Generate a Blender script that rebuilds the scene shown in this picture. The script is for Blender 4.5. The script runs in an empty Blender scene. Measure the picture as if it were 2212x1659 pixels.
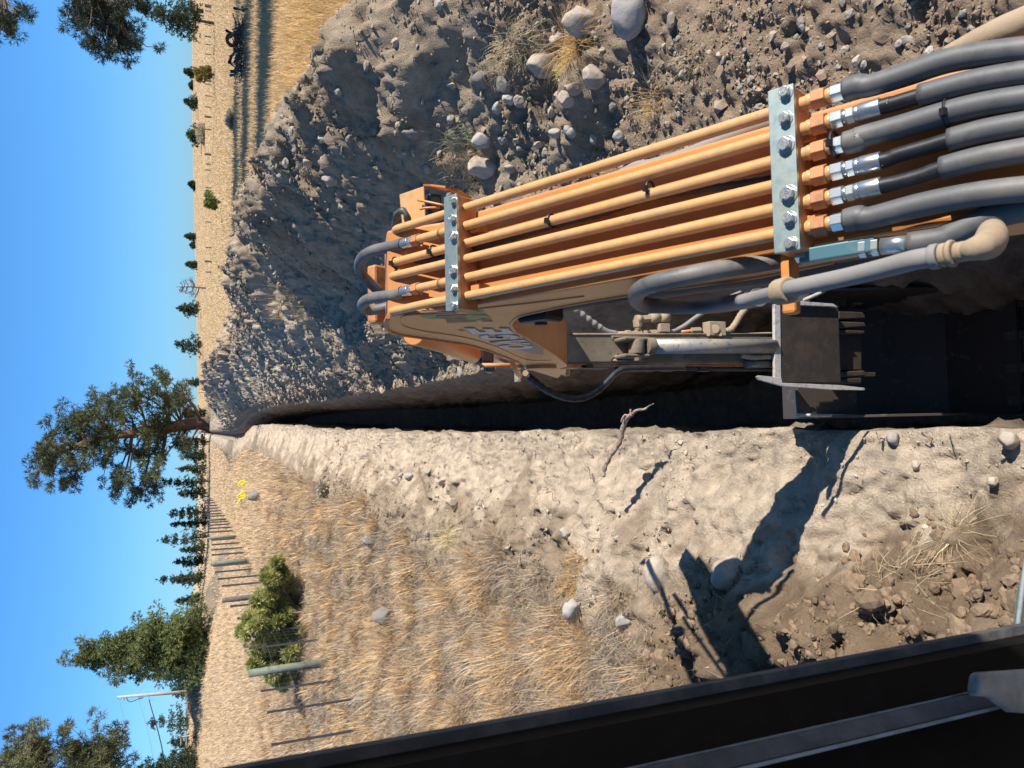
import bpy, math, random
import numpy as np
from mathutils import Vector, Matrix, noise as mnoise
random.seed(7); rng = np.random.default_rng(7)
S = bpy.context.scene
# ------------------------------------------------------------------ camera
PITCH = math.radians(22.29); YAW = math.radians(3.3); FP = 1661.0; EYE = np.array([0, 0, 2.6])
cF = np.array([math.sin(YAW)*math.cos(PITCH), math.cos(YAW)*math.cos(PITCH), -math.sin(PITCH)])
cU = np.array([math.sin(YAW)*math.sin(PITCH), math.cos(YAW)*math.sin(PITCH), math.cos(PITCH)])
cR = np.array([math.cos(YAW), -math.sin(YAW), 0.0])
cam = bpy.data.cameras.new('camera'); camo = bpy.data.objects.new('camera', cam); S.collection.objects.link(camo)
cam.sensor_width = 36; cam.sensor_fit = 'HORIZONTAL'; cam.lens = FP/2212*36
cam.clip_start = 0.02; cam.clip_end = 6000
ix, iy, iz = -cU, cR, -cF          # the phone was held on its side: image-right is world-down
camo.matrix_world = Matrix(((ix[0], iy[0], iz[0], EYE[0]), (ix[1], iy[1], iz[1], EYE[1]), (ix[2], iy[2], iz[2], EYE[2]), (0, 0, 0, 1)))
cam.dof.use_dof = True; cam.dof.focus_distance = 2.6; cam.dof.aperture_fstop = 16
S.camera = camo
# ------------------------------------------------------------------ sky, sun, exposure
SUN_EL = math.radians(40); SUN_AZ = math.radians(113)     # azimuth clockwise from +Y
w = bpy.data.worlds.new('World'); S.world = w; w.use_nodes = True
nt = w.node_tree; bg = nt.nodes['Background']; sky = nt.nodes.new('ShaderNodeTexSky'); sky.sky_type = 'NISHITA'
sky.sun_disc = False; sky.sun_elevation = SUN_EL; sky.sun_rotation = SUN_AZ
sky.altitude = 900; sky.air_density = 1.0; sky.dust_density = 0.0; sky.ozone_density = 3.0
_tc = nt.nodes.new('ShaderNodeTexCoord'); _sx = nt.nodes.new('ShaderNodeSeparateXYZ'); nt.links.new(_tc.outputs['Generated'], _sx.inputs[0])
_rp = nt.nodes.new('ShaderNodeValToRGB'); nt.links.new(_sx.outputs[2], _rp.inputs[0]); _e = _rp.color_ramp.elements
_e[0].position = 0.0; _e[0].color = (.24, .46, .80, 1); _e[1].position = .9; _e[1].color = (.34, .48, .5, 1)
for _p, _c in ((.06, (.29, .55, .90, 1)), (.2, (.32, .66, .97, 1)), (.4, (.33, .73, .96, 1)), (.62, (.46, .80, .95, 1)), (.75, (.4, .6, .65, 1))): _n = _e.new(_p); _n.color = _c
_mx = nt.nodes.new('ShaderNodeMix'); _mx.data_type = 'RGBA'; _mx.blend_type = 'MULTIPLY'; _mx.inputs[0].default_value = 1
nt.links.new(sky.outputs[0], _mx.inputs[6]); nt.links.new(_rp.outputs[0], _mx.inputs[7])
nt.links.new(_mx.outputs[2], bg.inputs[0]); bg.inputs[1].default_value = 0.108
sd = Vector((math.cos(SUN_EL)*math.sin(SUN_AZ), math.cos(SUN_EL)*math.cos(SUN_AZ), math.sin(SUN_EL)))
sl = bpy.data.lights.new('sun', 'SUN'); sl.energy = 4.8; sl.angle = math.radians(0.53); sl.color = (1.0, 0.95, 0.86)
so = bpy.data.objects.new('sun', sl); S.collection.objects.link(so); so.rotation_euler = sd.to_track_quat('Z', 'Y').to_euler()
S.view_settings.view_transform = 'Standard'; S.view_settings.look = 'None'; S.view_settings.gamma = 1
S.view_settings.use_curve_mapping = False; S.view_settings.exposure = 0.78
S.render.engine = 'CYCLES'
# ------------------------------------------------------------------ point helpers (photo layout -> real planes)
def ray(dx, dy): return cF+((829.5-dy)/FP)*cR-((dx-1106)/FP)*cU
def hit(dx, dy, n, d):
    r = ray(dx, dy); n = np.array(n, float); return EYE+r*((d-n@EYE)/(n@r))
def ax(dx, dy, x): return hit(dx, dy, (1, 0, 0), x)
def ay(dx, dy, y): return hit(dx, dy, (0, 1, 0), y)
def az(dx, dy, z=0): return hit(dx, dy, (0, 0, 1), z)
def sm(t): t = np.clip(t, 0, 1); return t*t*(3-2*t)
# ------------------------------------------------------------------ noise
_perm = np.random.default_rng(3).permutation(4096)
def _g(ix_, iy_):
    h = _perm[(_perm[ix_ & 4095]+iy_) & 4095]*(2*math.pi/4096); return np.cos(h), np.sin(h)
def perlin(x, y):
    xi = np.floor(x).astype(np.int64); yi = np.floor(y).astype(np.int64); fx = x-xi; fy = y-yi
    u = fx*fx*fx*(fx*(fx*6-15)+10); v = fy*fy*fy*(fy*(fy*6-15)+10)
    def d(a, b): gx, gy = _g(xi+a, yi+b); return gx*(fx-a)+gy*(fy-b)
    return ((1-u)*(1-v)*d(0, 0)+u*(1-v)*d(1, 0)+(1-u)*v*d(0, 1)+u*v*d(1, 1))*1.5
def fbm(x, y, s, octs=4, r=0.5):
    x = np.asarray(x, float); y = np.asarray(y, float); o = 0*x+0*y; a = 1.0
    for k in range(octs): o = o+a*perlin(x/s+17.3*k, y/s-9.1*k); a *= r; s = s/2.03
    return o
def ridge(x, y, s, octs=3):
    x = np.asarray(x, float); y = np.asarray(y, float); o = 0*x+0*y; a = 1.0
    for k in range(octs): o = o+a*(1-np.abs(perlin(x/s+31.3*k, y/s+5.7*k))*2.2); a *= .5; s = s/2.1
    return o
# ------------------------------------------------------------------ mesh helpers
class MB:
    def __init__(s): s.v = []; s.f = []; s.sm = []
    def add(s, v, f, smooth=False):
        b = len(s.v); s.v += [tuple(float(c) for c in p) for p in v]; s.f += [tuple(i+b for i in q) for q in f]; s.sm += [smooth]*len(f); return s
    def hexa(s, p):   # 8 points: bottom 4, top 4
        return s.add(p, [(3, 2, 1, 0), (4, 5, 6, 7), (0, 1, 5, 4), (1, 2, 6, 5), (2, 3, 7, 6), (3, 0, 4, 7)])
    def box(s, c, sx, sy, sz, X=(1, 0, 0), Y=(0, 1, 0), Z=(0, 0, 1)):
        c = np.array(c, float); X = np.array(X, float)*sx/2; Y = np.array(Y, float)*sy/2; Z = np.array(Z, float)*sz/2
        return s.hexa([c-X-Y-Z, c+X-Y-Z, c+X+Y-Z, c-X+Y-Z, c-X-Y+Z, c+X-Y+Z, c+X+Y+Z, c-X+Y+Z])
    def prism(s, poly, x0, x1):   # polygon in (y,z), extruded along x
        n = len(poly); v = [(x0, a, b) for a, b in poly]+[(x1, a, b) for a, b in poly]
        return s.add(v, [tuple(range(n)), tuple(range(2*n-1, n-1, -1))]+[(i, i+n, (i+1) % n+n, (i+1) % n) for i in range(n)])
    def tube(s, pts, r, seg=12, smooth_n=0, caps=True, rfun=None):
        P = [np.array(p, float) for p in pts]
        if smooth_n and len(P) > 2:
            Q = []; E = [2*P[0]-P[1]]+P+[2*P[-1]-P[-2]]
            for i in range(1, len(E)-2):
                for k in range(smooth_n):
                    t = k/smooth_n; a, b, c, d = E[i-1:i+3]
                    Q.append(.5*((2*b)+(-a+c)*t+(2*a-5*b+4*c-d)*t*t+(-a+3*b-3*c+d)*t**3))
            Q.append(P[-1]); P = Q
        n = len(P); R = [r]*n if np.isscalar(r) else list(np.interp(np.linspace(0, 1, n), np.linspace(0, 1, len(r)), r))
        if rfun: R = [rfun(i/(n-1)*1.0, R[i]) for i in range(n)]
        T = [P[min(i+1, n-1)]-P[max(i-1, 0)] for i in range(n)]; T = [t/(np.linalg.norm(t)+1e-12) for t in T]
        u = np.cross(T[0], (0.1, 0.2, 1.0)); u /= np.linalg.norm(u); v = []
        for i in range(n):
            u = u-T[i]*(u@T[i]); u /= np.linalg.norm(u)+1e-12; w_ = np.cross(T[i], u)
            for k in range(seg):
                a = 2*math.pi*k/seg; v.append(P[i]+R[i]*(math.cos(a)*u+math.sin(a)*w_))
        f = [(i*seg+k, i*seg+(k+1) % seg, (i+1)*seg+(k+1) % seg, (i+1)*seg+k) for i in range(n-1) for k in range(seg)]
        s.add(v, f, seg > 6)
        if caps:
            b = len(s.v)-n*seg; s.f += [tuple(b+k for k in range(seg-1, -1, -1)), tuple(b+(n-1)*seg+k for k in range(seg))]; s.sm += [False, False]
        return s
    def build(s, name, mat, parent=None, bevel=0, seg=2):
        me = bpy.data.meshes.new(name); me.from_pydata(s.v, [], s.f); me.materials.append(mat)
        me.polygons.foreach_set('use_smooth', s.sm); me.update()
        o = bpy.data.objects.new(name, me); S.collection.objects.link(o)
        if parent: o.parent = parent
        if bevel:
            m = o.modifiers.new('bevel', 'BEVEL'); m.width = bevel; m.segments = seg; m.limit_method = 'ANGLE'; m.angle_limit = .6
            m.harden_normals = False
        return o
def npmesh(name, V, Fq, mat, col=None, parent=None, smooth=True):
    """fast mesh from arrays; Fq (n,3) or (n,4)"""
    me = bpy.data.meshes.new(name); V = np.asarray(V, np.float32); Fq = np.asarray(Fq, np.int32); k = Fq.shape[1]
    me.vertices.add(len(V)); me.vertices.foreach_set('co', V.ravel())
    me.loops.add(Fq.size); me.loops.foreach_set('vertex_index', Fq.ravel())
    me.polygons.add(len(Fq)); me.polygons.foreach_set('loop_start', np.arange(0, Fq.size, k, dtype=np.int32))
    me.polygons.foreach_set('loop_total', np.full(len(Fq), k, np.int32)); me.update(calc_edges=True)
    me.polygons.foreach_set('use_smooth', np.full(len(Fq), smooth))
    if col is not None:
        a = me.color_attributes.new('Col', 'FLOAT_COLOR', 'POINT'); c = np.ones((len(V), 4), np.float32); c[:, :3] = col; a.data.foreach_set('color', c.ravel())
    me.materials.append(mat); o = bpy.data.objects.new(name, me); S.collection.objects.link(o)
    if parent: o.parent = parent
    return o
def tag(o, label=None, cat=None, group=None, kind=None):
    if label: o['label'] = label
    if cat: o['category'] = cat
    if group: o['group'] = group
    if kind: o['kind'] = kind
    return o
def empty(name, loc, label, cat, group=None):
    o = bpy.data.objects.new(name, None); S.collection.objects.link(o); o.empty_display_size = .1
    o.location = [float(c) for c in loc]; tag(o, label, cat, group); bpy.context.view_layer.update(); return o
def adopt(child, root):   # child built in world coordinates
    child.parent = root; child.matrix_parent_inverse = Matrix.Translation(root.location).inverted(); return child
# ------------------------------------------------------------------ materials
def mat(name, col, rough=.6, metal=0, n1=None, n2=None, bump=None, bump2=None, vcol=False, spec=.5, coat=0, fine=None, trans=0):
    """n1=(scale, colour2, lo, hi) n2 same; bump=(scale,strength,dist)"""
    m = bpy.data.materials.new(name); m.use_nodes = True; t = m.node_tree; b = t.nodes['Principled BSDF']; L = t.links.new
    b.inputs['Roughness'].default_value = rough; b.inputs['Metallic'].default_value = metal; b.inputs['Specular IOR Level'].default_value = spec
    b.inputs['Coat Weight'].default_value = coat; b.inputs['Coat Roughness'].default_value = .15
    tc = t.nodes.new('ShaderNodeNewGeometry').outputs['Position']
    if vcol: a = t.nodes.new('ShaderNodeAttribute'); a.attribute_name = 'Col'; c = a.outputs['Color']
    else: a = t.nodes.new('ShaderNodeRGB'); a.outputs[0].default_value = (*col, 1); c = a.outputs[0]
    for q in (n1, n2):
        if not q: continue
        n = t.nodes.new('ShaderNodeTexNoise'); n.inputs['Scale'].default_value = q[0]; n.inputs['Detail'].default_value = 6; n.inputs['Roughness'].default_value = .65; L(tc, n.inputs['Vector'])
        r = t.nodes.new('ShaderNodeMapRange'); r.inputs[1].default_value = q[2]; r.inputs[2].default_value = q[3]; L(n.outputs[0], r.inputs[0])
        x = t.nodes.new('ShaderNodeMix'); x.data_type = 'RGBA'; L(r.outputs[0], x.inputs[0]); L(c, x.inputs[6]); x.inputs[7].default_value = (*q[1], 1); c = x.outputs[2]
    if fine:      # multiply grain
        n = t.nodes.new('ShaderNodeTexNoise'); n.inputs['Scale'].default_value = fine[0]; n.inputs['Detail'].default_value = 8; n.inputs['Roughness'].default_value = .7; L(tc, n.inputs['Vector'])
        r = t.nodes.new('ShaderNodeMapRange'); r.inputs[1].default_value = .3; r.inputs[2].default_value = .7; r.inputs[3].default_value = fine[1]; r.inputs[4].default_value = fine[2]; L(n.outputs[0], r.inputs[0])
        x = t.nodes.new('ShaderNodeVectorMath'); x.operation = 'SCALE'; L(c, x.inputs[0]); L(r.outputs[0], x.inputs['Scale']); c = x.outputs[0]
    L(c, b.inputs['Base Color'])
    if bump:
        n = t.nodes.new('ShaderNodeTexNoise'); n.inputs['Scale'].default_value = bump[0]; n.inputs['Detail'].default_value = 7; n.inputs['Roughness'].default_value = .7; L(tc, n.inputs['Vector'])
        u = t.nodes.new('ShaderNodeBump'); u.inputs['Strength'].default_value = bump[1]; u.inputs['Distance'].default_value = bump[2]; L(n.outputs[0], u.inputs['Height']); L(u.outputs[0], b.inputs['Normal'])
        if bump2:
            n = t.nodes.new('ShaderNodeTexNoise'); n.inputs['Scale'].default_value = bump2[0]; n.inputs['Detail'].default_value = 9; n.inputs['Roughness'].default_value = .78; L(tc, n.inputs['Vector'])
            u2 = t.nodes.new('ShaderNodeBump'); u2.inputs['Strength'].default_value = bump2[1]; u2.inputs['Distance'].default_value = bump2[2]; L(n.outputs[0], u2.inputs['Height']); L(u2.outputs[0], u.inputs['Normal'])
    if trans:
        d = t.nodes.new('ShaderNodeBsdfTranslucent'); L(c, d.inputs[0]); mx = t.nodes.new('ShaderNodeMixShader'); mx.inputs[0].default_value = trans
        L(b.outputs[0], mx.inputs[1]); L(d.outputs[0], mx.inputs[2]); L(mx.outputs[0], t.nodes['Material Output'].inputs[0])
    return m
DUST = (.42, .34, .25)
M = dict(
 soil=mat('soil', (0, 0, 0), .95, vcol=True, spec=.15, fine=(9, .62, 1.25), bump=(75, .9, .03), bump2=(20, .3, .05)),
 gravel=mat('gravel', (0, 0, 0), .9, vcol=True, spec=.2, fine=(40, .7, 1.2), bump=(70, .5, .01)),
 rock=mat('rock', (.36, .33, .30), .85, n1=(7, (.27, .23, .19), .4, .7), n2=(30, (.5, .47, .44), .58, .8), bump=(40, .45, .012), spec=.25),
 rock2=mat('rock_tan', (.42, .35, .28), .85, n1=(8, (.26, .2, .15), .42, .7), bump=(40, .5, .012), spec=.25),
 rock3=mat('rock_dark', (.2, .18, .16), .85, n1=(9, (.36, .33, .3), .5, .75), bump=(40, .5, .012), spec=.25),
 grass=mat('dry_grass', (0, 0, 0), .8, vcol=True, spec=.2, trans=.25),
 orange=mat('orange_paint', (.56, .215, .06), .38, n1=(2.5, (.50, .22, .085), .42, .7), n2=(22, (.38, .22, .12), .60, .78), bump=(160, .05, .002), spec=.45, fine=(7, .8, 1.08)),
 pipe=mat('pipe_paint', (.58, .305, .12), .33, n1=(9, (.50, .30, .15), .46, .72), n2=(70, (.30, .17, .09), .66, .74), fine=(60, .85, 1.08), spec=.5),
 rusty=mat('worn_orange', (.5, .2, .07), .55, n1=(30, (.3, .12, .05), .45, .65), bump=(120, .2, .003)),
 zinc=mat('zinc_plate', (.42, .50, .48), .38, metal=.75, n1=(25, (.50, .52, .42), .45, .7), n2=(60, (.3, .42, .42), .5, .7), fine=(90, .85, 1.1)),
 bolt=mat('bolt_steel', (.62, .64, .62), .3, metal=.85, n1=(80, (.45, .46, .4), .5, .7)),
 steel=mat('fitting_steel', (.46, .49, .52), .28, metal=.8, n1=(60, (.55, .55, .42), .5, .7)),
 hose=mat('grey_sleeve', (.085, .083, .084), .55, n1=(6, (.20, .175, .15), .46, .72), n2=(35, (.05, .05, .05), .56, .75), bump=(90, .12, .003), spec=.5),
 hosed=mat('dusty_hose', (.21, .195, .18), .75, n1=(8, (.22, .2, .19), .45, .75), bump=(60, .2, .003)),
 rubber=mat('black_rubber', (.018, .018, .022), .38, n1=(30, (.05, .048, .045), .5, .8), spec=.5),
 conduit=mat('conduit', (.03, .03, .03), .5, n1=(10, (.09, .08, .07), .45, .7)),
 dirty=mat('dusty_steel', (.15, .115, .078), .75, n1=(6, (.25, .2, .14), .4, .72), n2=(25, (.07, .055, .045), .56, .75), bump=(90, .3, .004), spec=.3),
 dustc=mat('dusty_fitting', (.33, .25, .17), .9, n1=(25, (.28, .2, .13), .45, .7), bump=(120, .3, .003), spec=.2),
 chrome=mat('cylinder_grey', (.28, .26, .24), .5, metal=.3, n1=(9, (.42, .34, .25), .42, .62), n2=(50, (.12, .12, .13), .55, .7)),
 worn=mat('worn_dark_steel', (.045, .036, .03), .6, metal=.3, n1=(10, (.09, .06, .04), .45, .7), n2=(26, (.28, .25, .22), .66, .8), bump=(60, .3, .004)),
 bucket=mat('bucket_steel', (.07, .055, .045), .55, metal=.15, n1=(14, (.2, .19, .18), .58, .8), n2=(45, (.08, .07, .07), .55, .75), bump=(80, .2, .003)),
 bare=mat('pale_edge', (.5, .45, .4), .6, metal=.2, n1=(40, (.2, .17, .14), .5, .7)),  # pale edges; on the cover strip the tone stands for sunlight
 white=mat('decal_white', (.55, .53, .50), .5, n1=(30, (.42, .38, .34), .5, .75)),
 dgrey=mat('decal_grey', (.20, .16, .14), .5, n1=(30, (.27, .2, .15), .45, .7)),
 green=mat('decal_green', (.16, .26, .07), .55, n1=(40, (.28, .24, .12), .5, .7)),
 dbrown=mat('decal_brown', (.22, .15, .10), .55),
 black=mat('black_plastic', (.012, .012, .014), .45),
 frame=mat('frame_black', (.003, .003, .003), .5, n1=(40, (.008, .008, .008), .5, .8), spec=.15),
 seal=mat('rubber_seal', (.05, .05, .054), .75, n1=(25, (.13, .12, .11), .42, .75), bump=(90, .5, .004)),
 edge=mat('frame_edge', (.22, .24, .25), .5, n1=(30, (.1, .1, .1), .5, .7)),
 edge2=mat('seal_edge', (.30, .31, .28), .6, n1=(30, (.05, .05, .05), .5, .7)),
 cream=mat('cream_plastic', (.34, .29, .23), .5, n1=(30, (.18, .14, .10), .42, .7)),
 blue=mat('blue_tube', (.12, .25, .30), .35, metal=.6, n1=(30, (.2, .3, .3), .5, .7)),
 yellow=mat('yellow_plastic', (.85, .72, .02), .5),
 bark=mat('bark', (.17, .085, .05), .95, n1=(3, (.07, .045, .035), .42, .65), bump=(14, .8, .03)),
 barkg=mat('bark_grey', (.13, .10, .08), .95, n1=(5, (.25, .22, .2), .5, .75)),
 root=mat('root', (.24, .15, .10), .95, n1=(40, (.42, .36, .3), .45, .65), bump=(90, .8, .01)),
 dead=mat('dead_wood', (.10, .085, .075), .9, n1=(8, (.36, .33, .3), .5, .68), bump=(30, .5, .02)),
 rust=mat('rusty_brown', (.12, .045, .025), .8),
 post=mat('treated_post', (.17, .19, .14), .85, n1=(8, (.10, .10, .085), .45, .7), bump=(40, .4, .01)),
 postd=mat('old_post', (.09, .075, .065), .9, n1=(8, (.15, .13, .12), .45, .7), bump=(40, .4, .01)),
 stake=mat('metal_stake', (.05, .045, .045), .6, metal=.3),
 wire=mat('wire', (.22, .20, .19), .5, metal=.7),
 pole=mat('pole_wood', (.36, .36, .34), .8, n1=(6, (.22, .22, .2), .45, .7)),
)
def leafmat(name, col, t=.25): return mat(name, col, .6, vcol=True, spec=.3, trans=t)
M['needle'] = leafmat('needles', (0, 0, 0)); M['leaf'] = leafmat('leaves', (0, 0, 0), .35)
gl = bpy.data.materials.new('glass'); gl.use_nodes = True; gb = gl.node_tree.nodes['Principled BSDF']
gb.inputs['Base Color'].default_value = (.55, .78, .66, 1); gb.inputs['Transmission Weight'].default_value = .9; gb.inputs['Roughness'].default_value = .08; gb.inputs['IOR'].default_value = 1.45
M['glass'] = gl
# ================================================================== GROUND
def XL(y):  # left lip of the trench
    return -.07+.33*sm((y-14)/26)-1.0*sm((y-42)/20)+.035*fbm(y, y*0+3, .9, 4)*(1+.04*np.minimum(y, 40))
def XR(y):  # right lip
    return .60+.10*sm((6.0-y)/3)+.48*np.exp(-((y-5.2)/1.25)**2)+.05*sm((y-10)/5)+.28*sm((y-15)/15)-.9*sm((y-42)/20)+.03*fbm(y, y*0+8, .8, 4)*(1+.04*np.minimum(y, 40))
def depth(y): return -.35-2.9*sm((y+.5)/1.2)*(1-sm((y-52)/9))
def liplz(y): return -.42+.17*sm((y-18)/22)+.25*sm((y-50)/14)
def liprz(y): return -.32+.1*sm((y-18)/22)+.25*sm((y-50)/14)
CY = [-30, 2, 3, 4, 5, 6, 6.7, 7.2, 7.9, 8.7, 10.8, 13.1, 16.1, 19.5, 22.9, 26, 28.9, 33, 37, 41.7, 47, 52, 58, 66, 78, 90]
CZ = [.0, .2, .3, .42, .75, 1.2, 1.45, 1.44, 1.47, 1.56, 1.69, 1.79, 1.87, 1.86, 1.70, 1.62, 1.40, 1.3, 1.75, 2.12, 2.2, 2.15, 2.05, 1.9, 1.2, 0]
def fieldz(x, y):
    azm = x/np.maximum(y, 1.0)
    left = sm((-azm-.10)/.22)*sm((y-24)/50)*3.0
    base = .3*sm((y-14)/14)*sm((-x-2)/2)*(1-sm((y-24)/50))
    far = sm((y-140)/240)*(2.2+2.3*sm((azm-.02)/.4)+1.5*sm((-azm-.05)/.3))
    drop = -14*sm((y-420)/500)
    berm = .55*np.exp(-((y-66-.2*x)/4.0)**2)*sm((-azm-.125)/.03)*(1-sm((-azm-.31)/.05))
    endm = 1.95*np.exp(-((y-69)/4.5)**2)*sm((x+3.0)/3.6)*(1-sm((x-4)/3))*(1+.4*fbm(x, y, 1.6, 4))
    return endm+left+base+far+drop+berm*(1+.8*fbm(x, y, 2.2, 4))+.05*fbm(x, y, 3.0, 4)*(1+np.minimum(y, 60)*.02)
def soilmask_left(x, y):   # 1 = bare soil, 0 = grass
    off = XL(y)-x; edge = 1.25+.33*fbm(x, y, 1.1, 4)+.25*sm((12-y)/4)*sm((y-7)/2)+6*sm((4.0-y)/.7)
    return 1-sm((off-edge)/.12+.5)
def hleft(x, y, off):
    z = liplz(y)*(1-sm((off+.12*fbm(x, y, .7, 3))/1.35))+fieldz(x, y)*sm(off/1.5)
    m = soilmask_left(x, y); near = 1-sm((y-12)/14)
    near0 = sm((4.4-y)/.8)*sm((off-(.85-.4*(3.6-y)))/.35)
    r = .05*fbm(x+.6*y, y*1.3, .45, 5)+.012*ridge((x+.5*y)*1.8, (y-.5*x)*.6, .13, 4)*near+.008*near*fbm(x, y, .07, 4)-.06*near*sm(fbm(x+4, y, .4, 4)*3-1.5)*sm((off-.3)/.4)+.05*fbm(x*1.5+y, y-.6*x, .22, 3)*near*(.3+.7*sm(off/.8))+.13*near0*fbm(x, y, .35, 5)+.05*near0*ridge(x, y, .14, 4)*sm((off-.9)/.4)
    r = r*(.35+.65*m)*sm(off/.05+.25)
    r = r+.035*fbm(x, y, .5, 2)*(1-m)
    return z+r+.12*near0
def hright(x, y, off):
    hc = np.interp(y, CY, CZ)+.14*sm((15-y)/4)*sm((y-5.5)/1.2); xc = 3.75-.35*sm((15-y)/4)*sm((y-5)/1.5)+.35*fbm(y, y*0+1, 3.0, 2)-.5*sm((y-40)/10)
    xr = x-off; t = off/(xc-xr)
    foot = .26; tf = .5
    up = np.where(t < tf, foot*sm(t/tf*.9+.05)*np.clip(hc/1.2, .25, 1.3), foot*np.clip(hc/1.2, .25, 1.3)+(hc-foot*np.clip(hc/1.2, .25, 1.3))*np.sin(np.clip((t-tf)/(1-tf), 0, 1)*math.pi/2)**1.12)
    lz = liprz(y)
    z = lz+(up-lz)*sm(t/.3)
    soft = lz+.12+(hc-lz-.12)*(np.clip(t, 0, 1)*1.08-.08*np.clip(t, 0, 1)**6*0-.08*sm((t-.8)/.2))*np.clip(t/.08, 0, 1)**.5
    B = np.clip(sm((15.5-y)/4)*sm((y-5.0)/1.2), 0, 1); z = soft*(1-B)+z*B
    back = np.clip((x-xc)*.68, 0, 99); zb = np.maximum(hc-back*sm((x-xc)/.8+.3), -50)
    z = np.where(x > xc, zb, z); fz = fieldz(x, y)
    k = .12; z = np.where(x > xc, np.maximum(z, fz), z)
    heap = np.exp(-((np.clip(t, 0, 9)-.75)/.6)**2)*sm((hc-.1)/.5)
    amp = sm(off/.25)*(1-sm((x-7.2)/1.0))
    nr = 1-.62*sm((6.8-y)/1.5)*sm((7-y)/1); r = (.22*fbm(x+.7*y, y*.7, 1.5, 4)*heap+.10*ridge((y+.75*x)*1.0, (x-.75*y)*.28, .9, 3)*heap-.08*heap+nr*.045*ridge(x*1.1+.5*y, y*.55-.3*x, .42, 4)+nr*.05*fbm(x, y, .3, 5)+nr*.022*ridge(x, y, .1, 4)+.028*fbm(x, y, .09, 4)*(1-sm((y-8)/6)))*amp
    # slump gullies running down the slope
    r = r-.14*amp*heap*np.abs(fbm(y+.75*x, x*.25, .8, 4))
    return z+r*(1+.012*np.minimum(y, 60))
def gz(x, y):
    x = np.atleast_1d(np.asarray(x, float)); y = np.atleast_1d(np.asarray(y, float))
    l, r = XL(y), XR(y); zl = hleft(x, y, np.maximum(l-x, 0)); zr = hright(x, y, np.maximum(x-r, 0))
    return np.where(x < l, zl, np.where(x > r, zr, depth(y)))
def ground_hit(dx, dy):
    r = ray(dx, dy); t = np.concatenate([np.linspace(.5, 12, 900), np.geomspace(12, 400, 900)]); P = EYE+t[:, None]*r
    below = P[:, 2] < gz(P[:, 0], P[:, 1]); k = int(np.argmax(below)) if below.any() else len(t)-1
    return P[k]
rows = np.concatenate([np.array([-120, -70, -40, -20, -10, -6, -4, -2.5, -1.5, -1, -.6, -.3, 0, .2, .4]), np.arange(.6, 2, .014), np.geomspace(2, 440, 880), np.geomspace(450, 5000, 20)])
def offs(s0, g1, lim, g2, end):
    o = [0.0]; s = s0
    while o[-1] < lim: o.append(o[-1]+s); s *= 1+g1
    while o[-1] < end: o.append(o[-1]+s); s *= 1+g2
    return np.array(o)
oL = offs(.012, .007, 4.0, .045, 600)[::-1]; oR = offs(.012, .005, 6.5, .05, 600)
Y = rows[:, None]
fade = 1+np.maximum(rows-440, 0)/440
XLr, XRr = XL(rows), XR(rows)
Lx = XLr[:, None]-oL[None, :]*fade[:, None]; Yl = np.repeat(Y, len(oL), 1); Lz = hleft(Lx, Yl, XLr[:, None]-Lx)
Rx = XRr[:, None]+oR[None, :]*fade[:, None]; Yr = np.repeat(Y, len(oR), 1); Rz = hright(Rx, Yr, Rx-XRr[:, None])
dz = depth(rows)
# trench profile: left lip down, floor, right wall up
nw = 34; tl = np.linspace(0, 1, nw); nfl = 10
def wallx(base, yy, zz, sgn): return base+sgn*(.05*fbm(yy, zz*1.6, .35, 4)+.03*ridge(yy, zz, .16, 3)+.06*np.sin(np.pi*0)+.0)*1.0
cols = []
for t in tl:
    z = Lz[:, -1]*(1-t)+dz*t; x = XLr+.0*t+sm(t*8)*(wallx(XLr, rows, z, 1)-XLr)-.05*sm(t*6)
    cols.append((x, z))
for k in range(1, nfl):
    t = k/nfl; cols.append((XLr*(1-t)+XRr*t, dz+.05*fbm(rows, rows*0+t*2, .3, 3)))
for t in np.linspace(1, 0, 60):
    z = Rz[:, 0]*(1-t)+dz*t; x = XRr+sm(t*14)*(wallx(XRr, rows, z, -1)-XRr)-.16*sm((t-.02)*2.2)*sm((rows-1)/2)
    cols.append((x, z))
Tx = np.stack([c[0] for c in cols], 1); Tz = np.stack([c[1] for c in cols], 1); Yt = np.repeat(Y, len(cols), 1)
def mixc(a, b, t): t = np.asarray(t)[..., None]; return np.asarray(a)*(1-t)+np.asarray(b)*t
PALE = (.54, .43, .32); BROWN = (.185, .125, .08); SPOIL = (.40, .305, .215); STRAWG = (.36, .265, .18); FIELD = (.52, .385, .205); WALL = (.34, .275, .215)
def col_left(x, y):
    off = XL(y)-x; m = soilmask_left(x, y)
    c = mixc(PALE, (.30, .225, .155), np.clip(sm((off-.62+.6*fbm(x, y, .8, 5))/.35)*.85+.5*sm(fbm(x+4, y, .4, 4)*3-1.5)*sm((off-.3)/.4), 0, 1))
    c = mixc(c, (.215, .148, .095), np.clip(sm((4.25+.4*fbm(x, y, .5, 3)-y)/.5)*sm((off-(.80-.40*(3.6-y))+.15*fbm(x, y, .25, 3))/.22)*.95, 0, 1))
    g = mixc(STRAWG, (.24, .19, .14), sm(fbm(x, y, .35, 4)*.9+.3)*(1-sm((y-12)/15)))
    g = mixc(g, (.54, .40, .255), sm((y-16)/25))
    g = mixc(g, (.40, .34, .24), sm(fbm(x, y, 5, 4)-.1)*.6*sm((y-30)/20))
    azm = x/np.maximum(y, 1); bm = np.exp(-((y-66-.2*x)/5.0)**2)*sm((-azm-.125)/.03)*(1-sm((-azm-.31)/.05))
    em = np.exp(-((y-68)/5.0)**2)*sm((x+3.6)/1.2)
    c = mixc(g, c, m); c = mixc(c, (.24, .19, .145), np.clip(bm*1.6+em*1.8, 0, 1)); return c
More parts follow.
